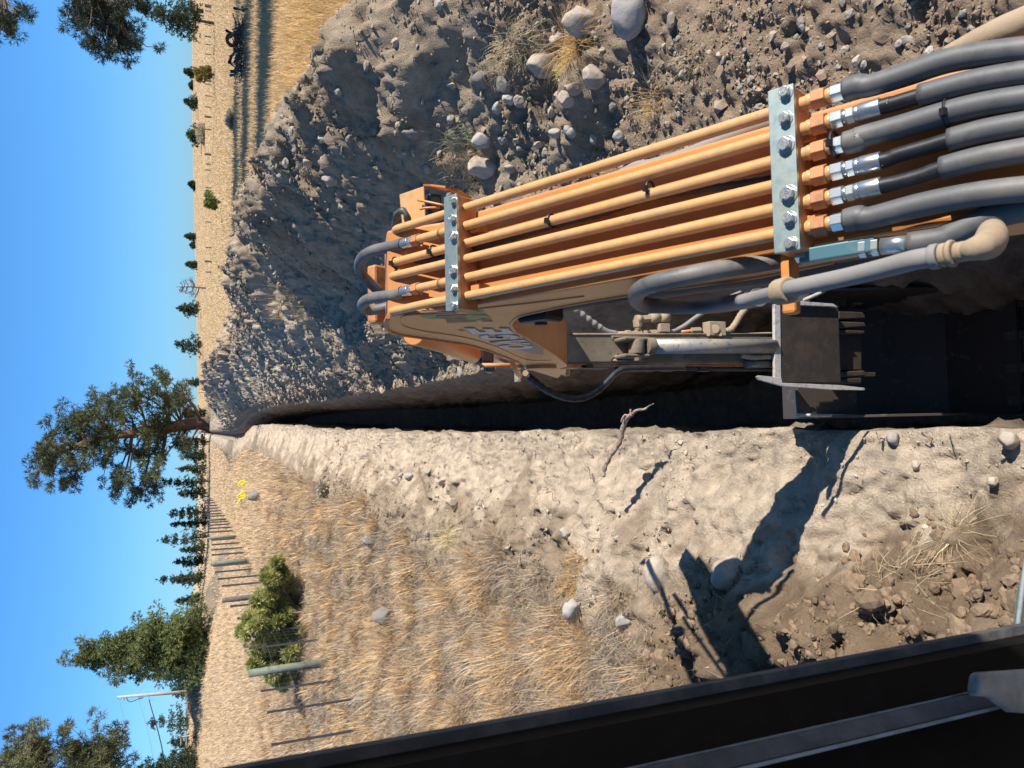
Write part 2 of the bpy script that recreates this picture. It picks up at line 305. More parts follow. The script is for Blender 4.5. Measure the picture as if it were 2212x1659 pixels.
def col_right(x, y):
    off = x-XR(y); c = mixc(SPOIL, (.27, .20, .14), sm(fbm(x, y, .9, 4)+.15)); c = mixc(c, (.47, .385, .295), sm(fbm(x+9, y, .5, 4)*1.2-.15)*.7); c = mixc(c, (.50, .43, .35), sm((y-9)/8)*sm(1-np.abs(off-1.3)/1.4)*.6)
    c = mixc(c, (.30, .225, .16), (1-sm(off/.35))*.7)
    c = mixc(c, (.34, .245, .17), sm((5.6-y)/2.2)*.8)
    f = mixc(FIELD, (.56, .40, .18), sm(1-np.abs(y-14-x)/14)*.6); f = mixc(f, (.40, .36, .27), sm(fbm(x, y, 4.5, 4)*1.1-.1)*.55); f = mixc(f, (.52, .36, .2), sm((y-130)/90)*.7)
    return mixc(c, f, sm((x-5.6+.6*fbm(x, y, .8, 3))/.8))
cl = col_left(Lx, Yl); cr = col_right(Rx, Yr)
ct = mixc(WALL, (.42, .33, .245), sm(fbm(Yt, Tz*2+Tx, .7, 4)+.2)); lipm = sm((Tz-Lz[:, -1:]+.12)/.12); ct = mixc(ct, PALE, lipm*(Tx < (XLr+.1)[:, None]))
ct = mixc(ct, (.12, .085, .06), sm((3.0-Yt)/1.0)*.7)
nr = len(rows)
def gridmesh(name, X, Yy, Z, C, kindlabel):
    nc = X.shape[1]; V = np.stack([X, Yy, Z], -1).reshape(-1, 3); a = (np.arange(nr-1)[:, None]*nc+np.arange(nc-1)[None, :]).ravel()
    o = npmesh(name, V, np.stack([a, a+1, a+nc+1, a+nc], 1), M['soil'], C.reshape(-1, 3)); tag(o, kind='structure'); return o
gridmesh('ground', Lx, Yl, Lz, cl, 0)
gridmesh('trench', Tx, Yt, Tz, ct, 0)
kS = int(np.searchsorted(oR, 6.0))
gridmesh('spoil_heap', Rx[:, :kS+1], Yr[:, :kS+1], Rz[:, :kS+1], cr[:, :kS+1], 0)
gridmesh('field', Rx[:, kS:], Yr[:, kS:], Rz[:, kS:], cr[:, kS:], 0)
# ================================================================== GRASS
def blades(name, P, H, W, lean, C, parent=None, label=None, mat_='grass', az0=None, curve=1.0, npts=3):
    """P (n,3) bases, H heights, W widths, lean 0..1 (1=flat), C (n,3)"""
    n = len(P); a = rng.uniform(0, 2*math.pi, n) if az0 is None else az0
    d = np.stack([np.cos(a), np.sin(a), 0*a], 1); s = np.stack([-np.sin(a), np.cos(a), 0*a], 1)
    s = s*np.cos(0.0)
    V = []
    for k in range(npts):
        t = k/(npts-1); th = lean*(math.pi/2)*(.45+.55*t*curve)
        c = P+H[:, None]*t*(d*np.sin(th)[:, None]+np.array([0, 0, 1.])*np.cos(th)[:, None])
        w_ = (W*(1-.85*t)/2)[:, None]; V += [c-s*w_, c+s*w_]
    V = np.stack(V, 1).reshape(-1, 3); b = np.arange(n)[:, None]*(2*npts); q = np.array([[2*k, 2*k+1, 2*k+3, 2*k+2] for k in range(npts-1)])
    Fq = (b[:, None, :]+q[None]).reshape(-1, 4); Cc = np.repeat(C, 2*npts, 0)
    return npmesh(name, V, Fq, M[mat_], Cc, parent, smooth=False)
STR = np.array([(.70, .50, .29), (.64, .42, .21), (.54, .33, .15), (.76, .61, .43), (.50, .44, .39), (.40, .24, .13), (.68, .54, .37)])
def straw(n, p=None): c = STR[rng.choice(len(STR), n, p=p)]; return c*rng.uniform(.75, 1.1, (n, 1))
Ps, Hs, Ws, Ls, Cs, As = [], [], [], [], [], []
def addb(x, y, h, w_, l, c, a, zoff=0):
    fd = sm((y-16)/30)[:, None]*.85; c = c*(1-fd)+c.mean(0)*fd*np.array([1, .97, .94])
    Ps.append(np.stack([x, y, gz(x, y)-.01+zoff], 1)); Hs.append(h); Ws.append(w_); Ls.append(l); Cs.append(c); As.append(a)
# tussocks on the left field
nt_ = 2600; ty = np.exp(rng.uniform(math.log(3.4), math.log(30), nt_)); tx = XL(ty)-1.0-rng.uniform(0, 1, nt_)**1.1*(.60*ty+.6)
keep = rng.uniform(0, 1, nt_) > soilmask_left(tx, ty)*1.05; tx, ty = tx[keep], ty[keep]
nb = 85; X = np.repeat(tx, nb); Yb = np.repeat(ty, nb); sz = np.repeat(rng.uniform(.5, 1.25, len(tx)), nb)*(.8+.02*Yb)
r_ = .10*sz*np.sqrt(rng.uniform(0, 1, len(X))); a_ = rng.uniform(0, 2*math.pi, len(X)); tone = np.repeat(rng.integers(0, 3, len(tx)), nb)
cc = straw(len(X)); cc = cc*np.where(tone == 0, 1.0, np.where(tone == 1, .92, 1.06))[:, None]; tint = np.repeat(rng.uniform(0, 1, (len(tx), 1)), nb, 0); cc = cc*(1-tint*np.array([[.0, .08, .25]])); pn = sm(fbm(X, Yb, .7, 3)*1.6+.6)[:, None]; cc = cc*1.12; cc = cc*pn+(1-pn)*np.array([.42, .34, .26])*rng.uniform(.6, 1.3, (len(X), 1)); sz = sz*(.55+.6*pn[:, 0])
addb(X+r_*np.cos(a_), Yb+r_*np.sin(a_), sz*rng.uniform(.12, .34, len(X)), .0016+.0007*Yb*rng.uniform(.6, 1.3, len(X)), np.clip(rng.normal(.55, .25, len(X)), .05, 1.05), cc, a_+rng.normal(0, .5, len(X)))
# loose straw between
n = 150000; y = np.exp(rng.uniform(math.log(3.2), math.log(26), n)); x = XL(y)-.7-rng.uniform(0, 1, n)*(.62*y+1)
k = rng.uniform(0, 1, n) > soilmask_left(x, y)*.985; x, y = x[k], y[k]; n = len(x)
addb(x, y, rng.uniform(.06, .2, n)*(1+.03*y), .0014+.0008*y*rng.uniform(.5, 1.2, n), np.clip(rng.normal(.85, .2, n), .2, 1.05), straw(n, [.12, .08, .08, .16, .34, .12, .10])*rng.uniform(.45, 1.05, (n, 1)), rng.uniform(0, 6.28, n), .01)
# farther left
n = 90000; y = np.exp(rng.uniform(math.log(22), math.log(210), n)); x = XL(y)-1.2-rng.uniform(0, 1, n)*(.60*y+2)
addb(x, y, rng.uniform(.15, .35, n), .0009*y, np.clip(rng.normal(.4, .2, n), 0, 1), straw(n, [.3, .15, .05, .3, .05, .02, .13])*.95, rng.uniform(0, 6.28, n))
g1 = blades('dry_grass', np.concatenate(Ps), np.concatenate(Hs), np.concatenate(Ws), np.concatenate(Ls), np.concatenate(Cs), az0=np.concatenate(As))
tag(g1, 'dry straw coloured grass covering the field beside the pale bank', 'grass', kind='stuff')
Ps, Hs, Ws, Ls, Cs, As = [], [], [], [], [], []
n = 170000; y = np.exp(rng.uniform(math.log(7), math.log(330), n)); x = 5.6+rng.uniform(0, 1, n)**.9*(.58*y+3); 
k = x < .66*y+4; x, y = x[k], y[k]; n = len(x); gold = sm((34-y)/14)[:, None]
c = straw(n, [.3, .15, .05, .3, .05, .02, .13]); c = (c*.5+.5*c.mean(0))*(1+.22*np.clip(fbm(x*.35, y, 9, 3), -1, 1))[:, None]*(1-gold*np.array([[0, .1, .35]]))
addb(x, y, rng.uniform(.18, .42, n)*(1-.3*sm((y-40)/40)), .0009*y+.001, np.clip(rng.normal(.35, .2, n), 0, 1), c, rng.uniform(0, 6.28, n))
g2 = blades('dry_grass', np.concatenate(Ps), np.concatenate(Hs), np.concatenate(Ws), np.concatenate(Ls), np.concatenate(Cs), az0=np.concatenate(As))
tag(g2, 'golden dry grass of the field behind the dark spoil heap', 'grass', kind='stuff')
# ================================================================== ROCKS, CLODS
def icos(sub):
    import bmesh
    b = bmesh.new(); bmesh.ops.create_icosphere(b, subdivisions=sub, radius=1); v = np.array([q.co[:] for q in b.verts]); f = np.array([[w_.index for w_ in q.verts] for q in b.faces]); b.free(); return v, f
IC1, IF1 = icos(1); IC2, IF2 = icos(2); IC4, IF4 = icos(4)
def rock_mesh(seed, size, ang=.3, rough=.08):
    v = IC4.copy(); r = np.random.default_rng(seed)
    for _ in range(int(5+ang*26)):      # chop facets
        n = r.normal(size=3); n /= np.linalg.norm(n); d = r.uniform(.62, .95); h = v@n; k = h > d; v[k] -= (h[k]-d)[:, None]*n*(.5+ang*1.2 if ang < .4 else .97)
    o = Vector((seed*1.7, seed*.3, 5))
    v = np.array([p*(1+rough*mnoise.fractal(Vector(p)*1.6+o, 1, 2, 5)) for p in v])
    return v*np.array(size)
def rock(dx, dy, wpx, hpx, label, m='rock', seed=1, ang=.3, sink=.25, rot=None, name='rock', group=None, cat='rock', flat=.8, rough=.08, thick=None, P=None):
    P = ground_hit(dx, dy) if P is None else np.array(P, float); d = (P-EYE)@cF; rx = wpx/FP*d/2; rz = hpx/FP*d/2      # wpx: up-down size in photo = width in the world
    ry = thick if thick else (rx+rz)/2
    v = rock_mesh(seed, (rx, ry*flat+.0, rz*1.05), ang, rough)
    a = rot if rot is not None else (seed*1.3 % 1.0-.5); c, s_ = math.cos(a), math.sin(a); v = v@np.array([[c, s_, 0], [-s_, c, 0], [0, 0, 1]])
    o = npmesh(name, v, IF4, M[m]); g = gz(P[0], P[1])[0]; o.location = (P[0], P[1]+ry*.3, g+rz*(1-2*sink)*.8)
    tag(o, label, cat, group); return o
RK = [
 (1388, 25, 80, 115, 'large smooth grey boulder resting at the top right of the spoil', 'rock', 11, .12, .1, .02),
 (1290, 45, 105, 70, 'big angular slab of tan rock buried beside the smooth grey boulder', 'rock2', 12, .6, .3, .08),
 (1190, 138, 72, 62, 'round tan rock with the small yellow green plant growing against it', 'rock2', 13, .3, .2, .08),
 (1216, 84, 34, 34, 'small pale rock half hidden in the orange grass tuft', 'rock2', 14, .3, .2, .06),
 (1302, 165, 62, 62, 'pointed wedge of tan rock casting a triangular shadow', 'rock2', 15, .9, .15, .05),
 (1236, 212, 50, 46, 'blunt tan rock left of the pointed wedge rock', 'rock2', 16, .5, .3, .08),
 (1256, 190, 40, 34, 'half buried tan rock touching the blunt rock', 'rock2', 17, .4, .3, .08),
 (1056, 302, 48, 36, 'smooth oval grey stone beside the tuft of tan grass', 'rock', 18, .15, .15, .03),
 (1062, 360, 80, 60, 'large flat tan slab lying beneath the oval grey stone', 'rock2', 19, .6, .35, .05),
 (1085, 234, 26, 30, 'grey cobble above the dirt ledge, lit on top', 'rock', 20, .4, .2, .06),
 (1114, 214, 34, 30, 'pale cobble in front of the ribbed tan rock', 'rock', 21, .4, .15, .06),
 (1135, 218, 34, 30, 'ribbed tan rock touching the pale cobble', 'rock2', 22, .6, .25, .08),
 (1212, 288, 34, 22, 'dark topped oval cobble in the lit soil', 'rock', 23, .2, .15, .04),
 (1236, 280, 24, 22, 'smaller of two round pebbles lying side by side, left one', 'rock', 24, .25, .2, .04),
 (1248, 286, 24, 24, 'rounded pebble at the right of the side by side pair', 'rock', 25, .25, .2, .04),
 (1346, 293, 28, 28, 'round pale cobble with black shadow near the pipes', 'rock', 26, .3, .15, .05),
 (1110, 364, 28, 26, 'tan cobble low on the slope near the second grass tuft', 'rock2', 27, .4, .25, .08),
 (1128, 320, 18, 16, 'small tan pebble on bare soil right of the slab', 'rock2', 28, .3, .2, .05),
 (1172, 312, 26, 18, 'thin tan stone standing out of bright soil', 'rock2', 29, .5, .2, .05),
 (1860, 132, 20, 30, 'little tan stone next to the topmost black hose', 'rock2', 30, .6, .2, .05),
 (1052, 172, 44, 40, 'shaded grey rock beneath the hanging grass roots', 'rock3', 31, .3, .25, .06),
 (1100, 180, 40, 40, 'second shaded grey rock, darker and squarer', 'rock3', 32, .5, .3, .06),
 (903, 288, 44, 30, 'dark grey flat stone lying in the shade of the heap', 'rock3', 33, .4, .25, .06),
 (955, 10, 20, 22, 'pebble caught in sunlight high on the dark slope edge', 'rock', 34, .4, .2, .06),
 (985, 185, 26, 14, 'jagged lump lit within the dark slope', 'rock2', 35, .7, .2, .1),
 (730, 386, 34, 34, 'white angular stone on the grey heap', 'rock', 36, .6, .15, .05),
 (655, 222, 14, 16, 'rounded stone on the crest of the heap', 'rock', 37, .3, .2, .05),
 (670, 350, 22, 18, 'tan stone below the crest near the middle of the heap', 'rock2', 38, .4, .2, .05),
 (748, 445, 20, 24, 'pale lump at the foot of the dark band', 'rock2', 39, .5, .2, .08),
 (780, 492, 24, 20, 'grey stone near the orange boom corner', 'rock', 40, .5, .2, .06),
 (492, 700, 10, 12, 'small dark round stone on the far crest', 'rock3', 41, .2, .1, .04),
 (508, 695, 9, 6, 'bright sliver of stone in the far hollow', 'rock', 42, .4, .1, .04),
 (500, 826, 12, 14, 'white stone in the shaded hollow at the trench end', 'rock', 43, .4, .1, .04),
 (1942, 948, 34, 34, 'cracked round stone at the tip of the boom shadow', 'rock', 45, .25, .15, .06),
 (1440, 1242, 62, 80, 'big rounded boulder half in the black shadow', 'rock2', 46, .15, .25, .04),
 (1585, 1238, 76, 84, 'large boulder wholly inside the shadow', 'rock2', 47, .15, .35, .04),
 (1407, 1031, 24, 26, 'dark cobble with crumbling soil around it', 'rock3', 48, .3, .25, .06),
 (988, 1085, 32, 28, 'pale square stone on the left bank', 'rock2', 49, .7, .25, .05),
 (962, 1040, 26, 24, 'pale lumpy stone on the left bank above the square one', 'rock2', 50, .5, .3, .08),
 (890, 1030, 20, 18, 'white stone partly buried in the left bank', 'rock', 51, .5, .3, .06),
 (870, 1026, 14, 14, 'small white stone next to the partly buried white one', 'rock', 52, .5, .3, .06),
 (858, 1042, 18, 16, 'flat tan stone lower on the left bank', 'rock2', 53, .5, .3, .06),
 (930, 1018, 20, 18, 'grey tan stone just below the left lip', 'rock2', 54, .4, .3, .06),
 (1340, 1163, 26, 16, 'tan stone where the bank meets dry grass', 'rock2', 55, .4, .3, .06),
 (1230, 1150, 30, 26, 'light stone overhanging a dark hollow in the bank', 'rock2', 56, .6, .3, .06),
 (562, 1072, 34, 26, 'dark split rock in the grass right of the yellow ties', 'rock3', 57, .7, .15, .08),
 (812, 1168, 44, 24, 'black faced rock at the edge of the grass', 'rock3', 58, .6, .2, .08),
 (848, 1330, 56, 44, 'mossy grey rock surrounded by tan grass', 'rock3', 59, .7, .2, .12),
 (1248, 1318, 46, 56, 'weathered whitish stump shaped rock in the grass', 'rock', 60, .4, .2, .12),
 (1358, 1342, 42, 40, 'white crusted rock buried in straw', 'rock', 61, .4, .35, .1),
 (1990, 1005, 24, 22, 'clod sized stone left of the lower bank', 'rock2', 62, .4, .3, .1),
 (2155, 1040, 30, 26, 'tan cobble near the bottom edge of the pale bank', 'rock2', 63, .3, .3, .06),
]
for (dx, dy, wp, hp, lb, m, sd_, an, sk, rg) in RK: rock(dx, dy, hp, wp, lb, m, sd_, an, sk, rough=rg)
rock(0, 0, 46, 46, 'round tan boulder sitting on the trench lip at the bottom edge', 'rock2', 44, .15, .1, rough=.05, P=(-.10, 2.05, -.4))
LOOSE = [(x, y) for x, y in [(880, 330), (930, 365), (1010, 240), (1020, 330), (1150, 270), (1180, 350), (1270, 250), (1290, 300), (1330, 230), (1420, 250), (1480, 160), (1500, 210), (1560, 120), (1600, 180), (760, 300), (700, 300), (800, 420), (640, 300), (610, 380), (690, 440), (720, 520), (780, 560), (600, 470), (820, 480), (1130, 400), (1440, 100), (1530, 60), (1090, 300), (1195, 240), (980, 420), (1310, 110), (1160, 170), (940, 140), (860, 90), (1700, 100), (1740, 60), (1380, 160)]]
for k, (dx, dy) in enumerate(LOOSE):
    q = 14+(k*37 % 13); rock(dx, dy, q, q*.85, 'loose cobble lying on the spoil slope', ['rock2', 'rock2', 'rock3'][k % 3], 100+k, .35+.18*(k % 4), .34, rough=.14, group='loose cobbles on the spoil', name='rock')
def scatter(name, x, y, size, C, label, cat, ic=IC1, jf=IF1, sink=.2, sq=.75):
    n = len(x); z = gz(x, y); r = rng.normal(1, .32 if len(ic) < 20 else .12, (n, len(ic), 1)); v = ic[None]*r
    q = rng.uniform(0, 6.28, n); sc = np.stack([size*rng.uniform(.8, 1.4, n), size*rng.uniform(.7, 1.2, n), size*sq*rng.uniform(.6, 1.1, n)], 1)
    v = v*sc[:, None, :]; c, s_ = np.cos(q)[:, None], np.sin(q)[:, None]
    v = np.stack([v[..., 0]*c-v[..., 1]*s_, v[..., 0]*s_+v[..., 1]*c, v[..., 2]], -1)+np.stack([x, y, z+size*(.5-sink)], 1)[:, None, :]
    F_ = (jf[None]+np.arange(n)[:, None, None]*len(ic)).reshape(-1, 3)
    o = npmesh(name, v.reshape(-1, 3), F_, M['gravel'], np.repeat(C, len(ic), 0), smooth=False); tag(o, label, cat, kind='stuff'); return o
# spoil clods
def rside(n, y0, y1): y = np.exp(rng.uniform(math.log(y0), math.log(y1), n)); x = XR(y)+.03+rng.uniform(0, 1, n)**1.1*np.minimum(3.9, .62*y+.6); return x, y
x, y = rside(105000, 1.4, 32); k = rng.uniform(0, 1, len(x)) < .08+.92*sm(fbm(x, y, .9, 4)*1.3+.25); x, y = x[k], y[k]; s_ = np.exp(rng.normal(math.log(.0040), .6, len(x)))*(.8+.11*y)
C = mixc(col_right(x, y), (.38, .33, .27), rng.uniform(0, 1, len(x))**4)*rng.uniform(.75, 1.1, (len(x), 1)); C = mixc(C, BROWN, sm((3.2-y)/1.6)*.6)
scatter('gravel', x, y, s_, C, 'loose soil crumbs and gravel over the grey spoil heap', 'gravel')
x, y = rside(1500, 1.8, 30); s_ = np.exp(rng.normal(math.log(.012), .4, len(x)))*(.8+.11*y); C = mixc((.28, .23, .185), (.40, .36, .31), rng.uniform(0, 1, len(x))**1.5)*rng.uniform(.7, 1.05, (len(x), 1))
scatter('gravel', x, y, s_, C, 'larger pebbles scattered over the grey spoil heap', 'gravel', IC2, IF2)
# left bank crumbs
n = 21000; y = np.exp(rng.uniform(math.log(1.6), math.log(18), n)); o_ = rng.uniform(0, 1, n)**.8*np.where(y < 4.2, 2.6, 1.35)+.03; x = XL(y)-o_
k = rng.uniform(0, 1, n) < (.04+.96*np.clip(fbm(x, y, .5, 3)+.55*sm((o_-.5)/.5)-.15, 0, 1)); x, y, o_ = x[k], y[k], o_[k]
s_ = np.exp(rng.normal(math.log(.0042), .5, len(x)))*(.8+.12*y)*(1+.7*sm((3.8-y)/1)*sm((o_-.6)/.5))
scatter('gravel', x, y, s_, col_left(x, y)*rng.uniform(.7, 1.1, (len(x), 1)), 'soil crumbs on the pale left bank and brown mound', 'gravel')
n = 5200; y = np.exp(rng.uniform(math.log(1.5), math.log(4.2), n)); o_ = rng.uniform(.3, 2.6, n); k = (o_ > .80-.40*(3.6-y)) & (rng.uniform(0, 1, n) < .05+sm(fbm(XL(y)-o_, y, .5, 3)*1.6+.2)); y, o_ = y[k], o_[k]; x = XL(y)-o_
scatter('soil_clods', x, y, np.exp(rng.normal(math.log(.014), .5, len(x))), np.array([(.215, .148, .095)])*rng.uniform(.75, 1.2, (len(x), 1)), 'brown soil clods on the mound near the window frame', 'clods', IC2, IF2)
# ================================================================== ROOTS
def wig(p0, p1, n, amp, r): p0, p1 = np.array(p0, float), np.array(p1, float); return [p0+(p1-p0)*t+r.normal(size=3)*amp*(t > 0) for t in np.linspace(0, 1, n)]
rt = empty('exposed_root', ground_hit(1350, 960), 'thick bark covered root with forked tip reaching over the trench', 'root')
def rp(l, x0): return [ax(a, b, x0+i*.0) for i, (a, b) in enumerate(l)]
def rp2(l): return [ay(a, b, 4.75-(a-1303)*.0035-max(0, c)*.8) for a, b, c in l]
b = MB().tube(rp2([(1303, 1030, -.42), (1306, 1012, -.36), (1318, 985, -.22), (1335, 960, -.12), (1342, 940, -.04), (1350, 912, .04), (1358, 900, .08), (1366, 894, .1)]), [.014, .016, .018, .02, .019, .017, .014, .012], 10, 5, rfun=lambda t, r: r*(1+.18*math.sin(t*60)+.12*math.sin(t*143)))
adopt(b.build('root_stem', M['root']), rt)
for l, r0 in (([(1366, 894, .1), (1376, 886, .12), (1392, 884, .14), (1402, 877, .15), (1412, 872, .16)], [.011, .009, .008, .004, .002]), ([(1358, 900, .08), (1350, 896, .09), (1344, 905, .1), (1342, 912, .1)], [.009, .008, .006, .004]), ([(1362, 897, .09), (1362, 884, .1)], [.008, .005])):
    adopt(MB().tube(rp2(l), r0, 8, 4, rfun=lambda t, r: r*(1+.25*math.sin(t*70))).build('root_branch', M['root']), rt)
twl = [(870, 930, 882, 918), (880, 925, 884, 906), (1020, 940, 1030, 928), (1050, 955, 1058, 936), (1060, 930, 1062, 920), (1080, 940, 1076, 925), (1096, 935, 1098, 922), (1120, 950, 1132, 975), (1128, 980, 1134, 940), (1160, 985, 1172, 945), (1172, 938, 1180, 926), (1210, 930, 1220, 980), (1245, 935, 1246, 962), (1255, 945, 1270, 932), (1275, 940, 1282, 985), (1284, 960, 1284, 1030), (1318, 1050, 1300, 1090), (1183, 1030, 1184, 1062), (1215, 1045, 1210, 1090), (1322, 985, 1345, 970), (1395, 945, 1396, 928), (1500, 1010, 1510, 970), (1900, 915, 1912, 945), (2010, 905, 2016, 918), (2060, 880, 2066, 905), (1135, 735, 1140, 690), (783, 1040, 790, 985)]
TWR = np.random.default_rng(5)
for k, (a, b_, c, d) in enumerate(twl[:25]):
    P, Q = ground_hit(a, max(b_, 948)), ground_hit(c, max(d, 948)); top = [Q, P][int(b_ < d)]; bot = [P, Q][int(b_ < d)]
    ctr = (P+Q)/2; L_ = max(.06, np.linalg.norm(P-Q)); p0 = bot; p1 = bot+np.array([.5*L_, -.15*L_, .06+.25*L_])
    o = MB().tube(wig(p0, p1, 7, .012, TWR), [.0035, .003, .0012], 5, 3).build('root', M['root'])
    tag(o, 'thin bare rootlet sticking out of the pale trench lip', 'root', 'rootlets along the trench lip')
# ================================================================== TUFTS AND SMALL PLANTS
def tuft(dx, dy, n, h, spread, lean, cols_, label, name='grass_tuft', cat='grass tuft', up=0, group=None, w=.0028, P=None):
    P = ground_hit(dx, dy) if P is None else P; a = rng.uniform(0, 6.28, n); r = spread*np.sqrt(rng.uniform(0, 1, n))
    B = np.stack([r*np.cos(a), r*np.sin(a), 0*a-.02], 1); g = gz(P[0]+B[:, 0], P[1]+B[:, 1])-gz(P[0], P[1]); B[:, 2] += g
    c = np.array(cols_)[rng.integers(0, len(cols_), n)]*rng.uniform(.75, 1.1, (n, 1))
    o = blades(name, B, h*.8*rng.uniform(.3, 1.1, n)**1.2, np.full(n, w*(1+P[1]*.08))*rng.uniform(.6, 1.1, n), np.clip(rng.normal(lean+.1, .28, n), .02, 1.1), c, az0=a+rng.normal(0, 1.1, n), npts=4, curve=1.5)
    o.location = (P[0], P[1], gz(P[0], P[1])[0]); tag(o, label, cat, group); return o
OR = [(.62, .38, .14), (.55, .30, .10), (.68, .48, .22)]; TN = [(.55, .42, .24), (.48, .34, .18), (.6, .5, .34)]; GN = [(.30, .34, .22), (.36, .38, .28), (.44, .42, .3)]; PL = [(.72, .6, .36), (.66, .5, .26), (.7, .62, .42)]
tuft(1240, 95, 500, .42, .10, .6, OR, 'orange dry grass tuft between the big slab and round tan rock')
tuft(1110, 95, 260, .36, .12, .7, PL+TN, 'uprooted pale straw clump hanging over the shaded soil')
tuft(1060, 140, 160, .25, .12, .7, TN+[(.2, .14, .1)], 'tangle of thin grey brown roots and straw in shade')
tuft(1000, 330, 420, .30, .15, .6, OR+TN, 'dense tan grass tuft on the dirt ledge left of the oval stone')
tuft(965, 300, 120, .34, .06, .6, GN, 'spray of pale green stems beside the dense tan tuft')
tuft(1015, 395, 220, .25, .12, .6, TN, 'wiry brown grass tuft just above the orange bracket')
tuft(1415, 215, 260, .26, .08, .5, TN+OR, 'upright brown grass tuft right of the wedge rock')
tuft(1505, 130, 160, .22, .08, .6, TN, 'short tan tuft low on the near slope')
tuft(800, 280, 90, .2, .10, .6, TN, 'small tan tuft in the dark slope')
tuft(1205, 152, 110, .10, .06, .45, [(.42, .44, .10), (.5, .5, .16), (.3, .34, .1)], 'small yellow green plant against the round tan rock', 'small_plant', 'plant', w=.009)
tuft(1016, 290, 80, .12, .05, .4, [(.34, .42, .2), (.46, .5, .3)], 'tiny pale green seedling above the dense tan tuft', 'small_plant', 'plant', w=.006)
tuft(965, 1160, 520, .50, .10, .72, PL, 'bright radiating straw tussock at the edge of the left bank')
tuft(1010, 1215, 200, .3, .12, .6, GN, 'faded green clump below the bright radiating tussock')
tuft(1140, 1290, 160, .34, .10, .7, GN+PL, 'spread green grey stems lying in the straw')
tuft(1245, 1240, 420, .28, .16, .45, OR, 'thick rusty orange grass hummock on the left bank')
tuft(1440, 1235, 60, .26, .04, .4, [(.1, .08, .07)], 'black spindly stems over the half shadowed boulder')
tuft(1960, 1255, 70, .34, .08, .8, PL+TN, 'sprawling pale stems on the brown clods near the window frame')
tuft(1880, 1270, 70, .2, .09, .8, TN, 'short frayed straw beside the sprawling pale stems')
tuft(2060, 1150, 50, .3, .05, .7, PL, 'few long straws on the cracked brown soil')
tuft(640, 655, 160, .8, .3, .4, TN, 'grass clump stuck on the sunlit middle of the heap')
tuft(600, 660, 120, .7, .3, .4, OR+TN, 'orange grass clump near the crest of the heap')
tuft(480, 870, 160, 1.0, .7, .4, TN, 'pale grass cap on the mound closing the trench')
# ================================================================== EXCAVATOR
KS = .74      # boom, arm and bucket are drawn on layout planes, then sized by this factor
EX = empty('excavator', (0.45, 0.9, 0.0), 'orange excavator reaching its piped boom and dark bucket down into the trench', 'excavator')
def part(mb, name, m, parent=None, bevel=0, seg=2, label=None):
    o = mb.build(name, M[m] if isinstance(m, str) else m, None, bevel, seg)
    if parent is None or parent is EX: adopt(o, EX)
    else: o.parent = parent; o.matrix_parent_inverse = Matrix.Identity(4)
    if label: o['label'] = label
    return o
XC = .45; O = ax(1705, 365, XC); O2 = ax(985, 545, XC); pv = (O2-O)/np.linalg.norm(O2-O); nv = np.array([0, -pv[2], pv[1]]); Xv = np.array([1., 0, 0])
def pl(dx, dy, off=0.): return hit(dx, dy, nv, nv@O+off)
def loc(x, s_, n): return O+Xv*x+pv*s_+nv*n
BL, BR = .313, .560     # left / right faces of the boom
def bz(l, x=BL): return [tuple(ax(a, b, x)[1:]) for a, b in l]
# --- boom outline (y,z)
low = bz([(1104, 701), (1112, 690), (1125, 682), (1150, 676), (1170, 672), (1200, 667), (1237, 658), (1300, 650), (1363, 637), (1474, 621), (1600, 604), (1692, 588), (1800, 566), (1950, 540)])
sN = (low[-1][0]-O[1])/pv[1]
top = [tuple((O+pv*s_+nv*-.045)[1:]) for s_ in (-1.5, -.6, 0, .5, 1.0)]
outer = bz([(838, 684), (833, 700), (836, 712), (860, 722), (905, 729), (960, 737), (1020, 747), (1075, 765), (1120, 782), (1145, 800), (1185, 812), (1205, 818), (1213, 810)])
tip = bz([(1222, 812), (1226, 790), (1214, 779), (1200, 768), (1180, 755), (1150, 737), (1125, 722), (1108, 712)])
under = [(top[0][0]+.15, top[0][1]-.42)]
poly = top+outer+tip+low+under
boom = part(MB().prism(poly, BL, BR), 'boom', 'orange', EX, .008)
# raised weld bead / recessed panel outline on the side plate
bead = [ax(a, b, BL-.001) for a, b in [(1262, 640), (1150, 654), (1050, 665), (960, 676), (880, 681), (866, 690), (872, 704), (920, 716), (1000, 728), (1070, 748), (1135, 776), (1190, 778)]]
part(MB().tube(bead, .0022, 6, 4), 'weld_bead', 'orange', boom)
part(MB().tube([ax(a, b, BL) for a, b in [(1113, 716), (1104, 701), (1112, 689), (1127, 681), (1170, 671), (1237, 657), (1363, 636.5), (1474, 620.5), (1600, 603.5), (1692, 587.5), (1800, 566)]], .005, 8, 5), 'lower_flange', 'orange', boom)
part(MB().tube([ax(a, b, BL) for a, b in [(838, 684), (833, 700), (838, 712), (860, 721), (905, 728), (960, 736), (1020, 746), (1075, 764), (1122, 783)]], .007, 8, 5), 'outer_flange', 'rusty', boom)
# tip boss
tb = ax(1168, 790, BL); part(MB().tube([tb+Xv*-.02, tb+Xv*(BR-BL+.02)], .085, 28), 'pivot_boss', 'orange', boom, .006)
tc_ = bz([(1210, 668), (1231, 668), (1236, 800), (1218, 804)]); 
c1, c2 = ax(1222, 690, BL+.02), ax(1227, 795, BL+.02)
part(MB().tube([ax(1224, 812, BL), ax(1224, 812, BL)+Xv*(BR-BL)], .022, 16), 'end_tube', 'orange', boom)
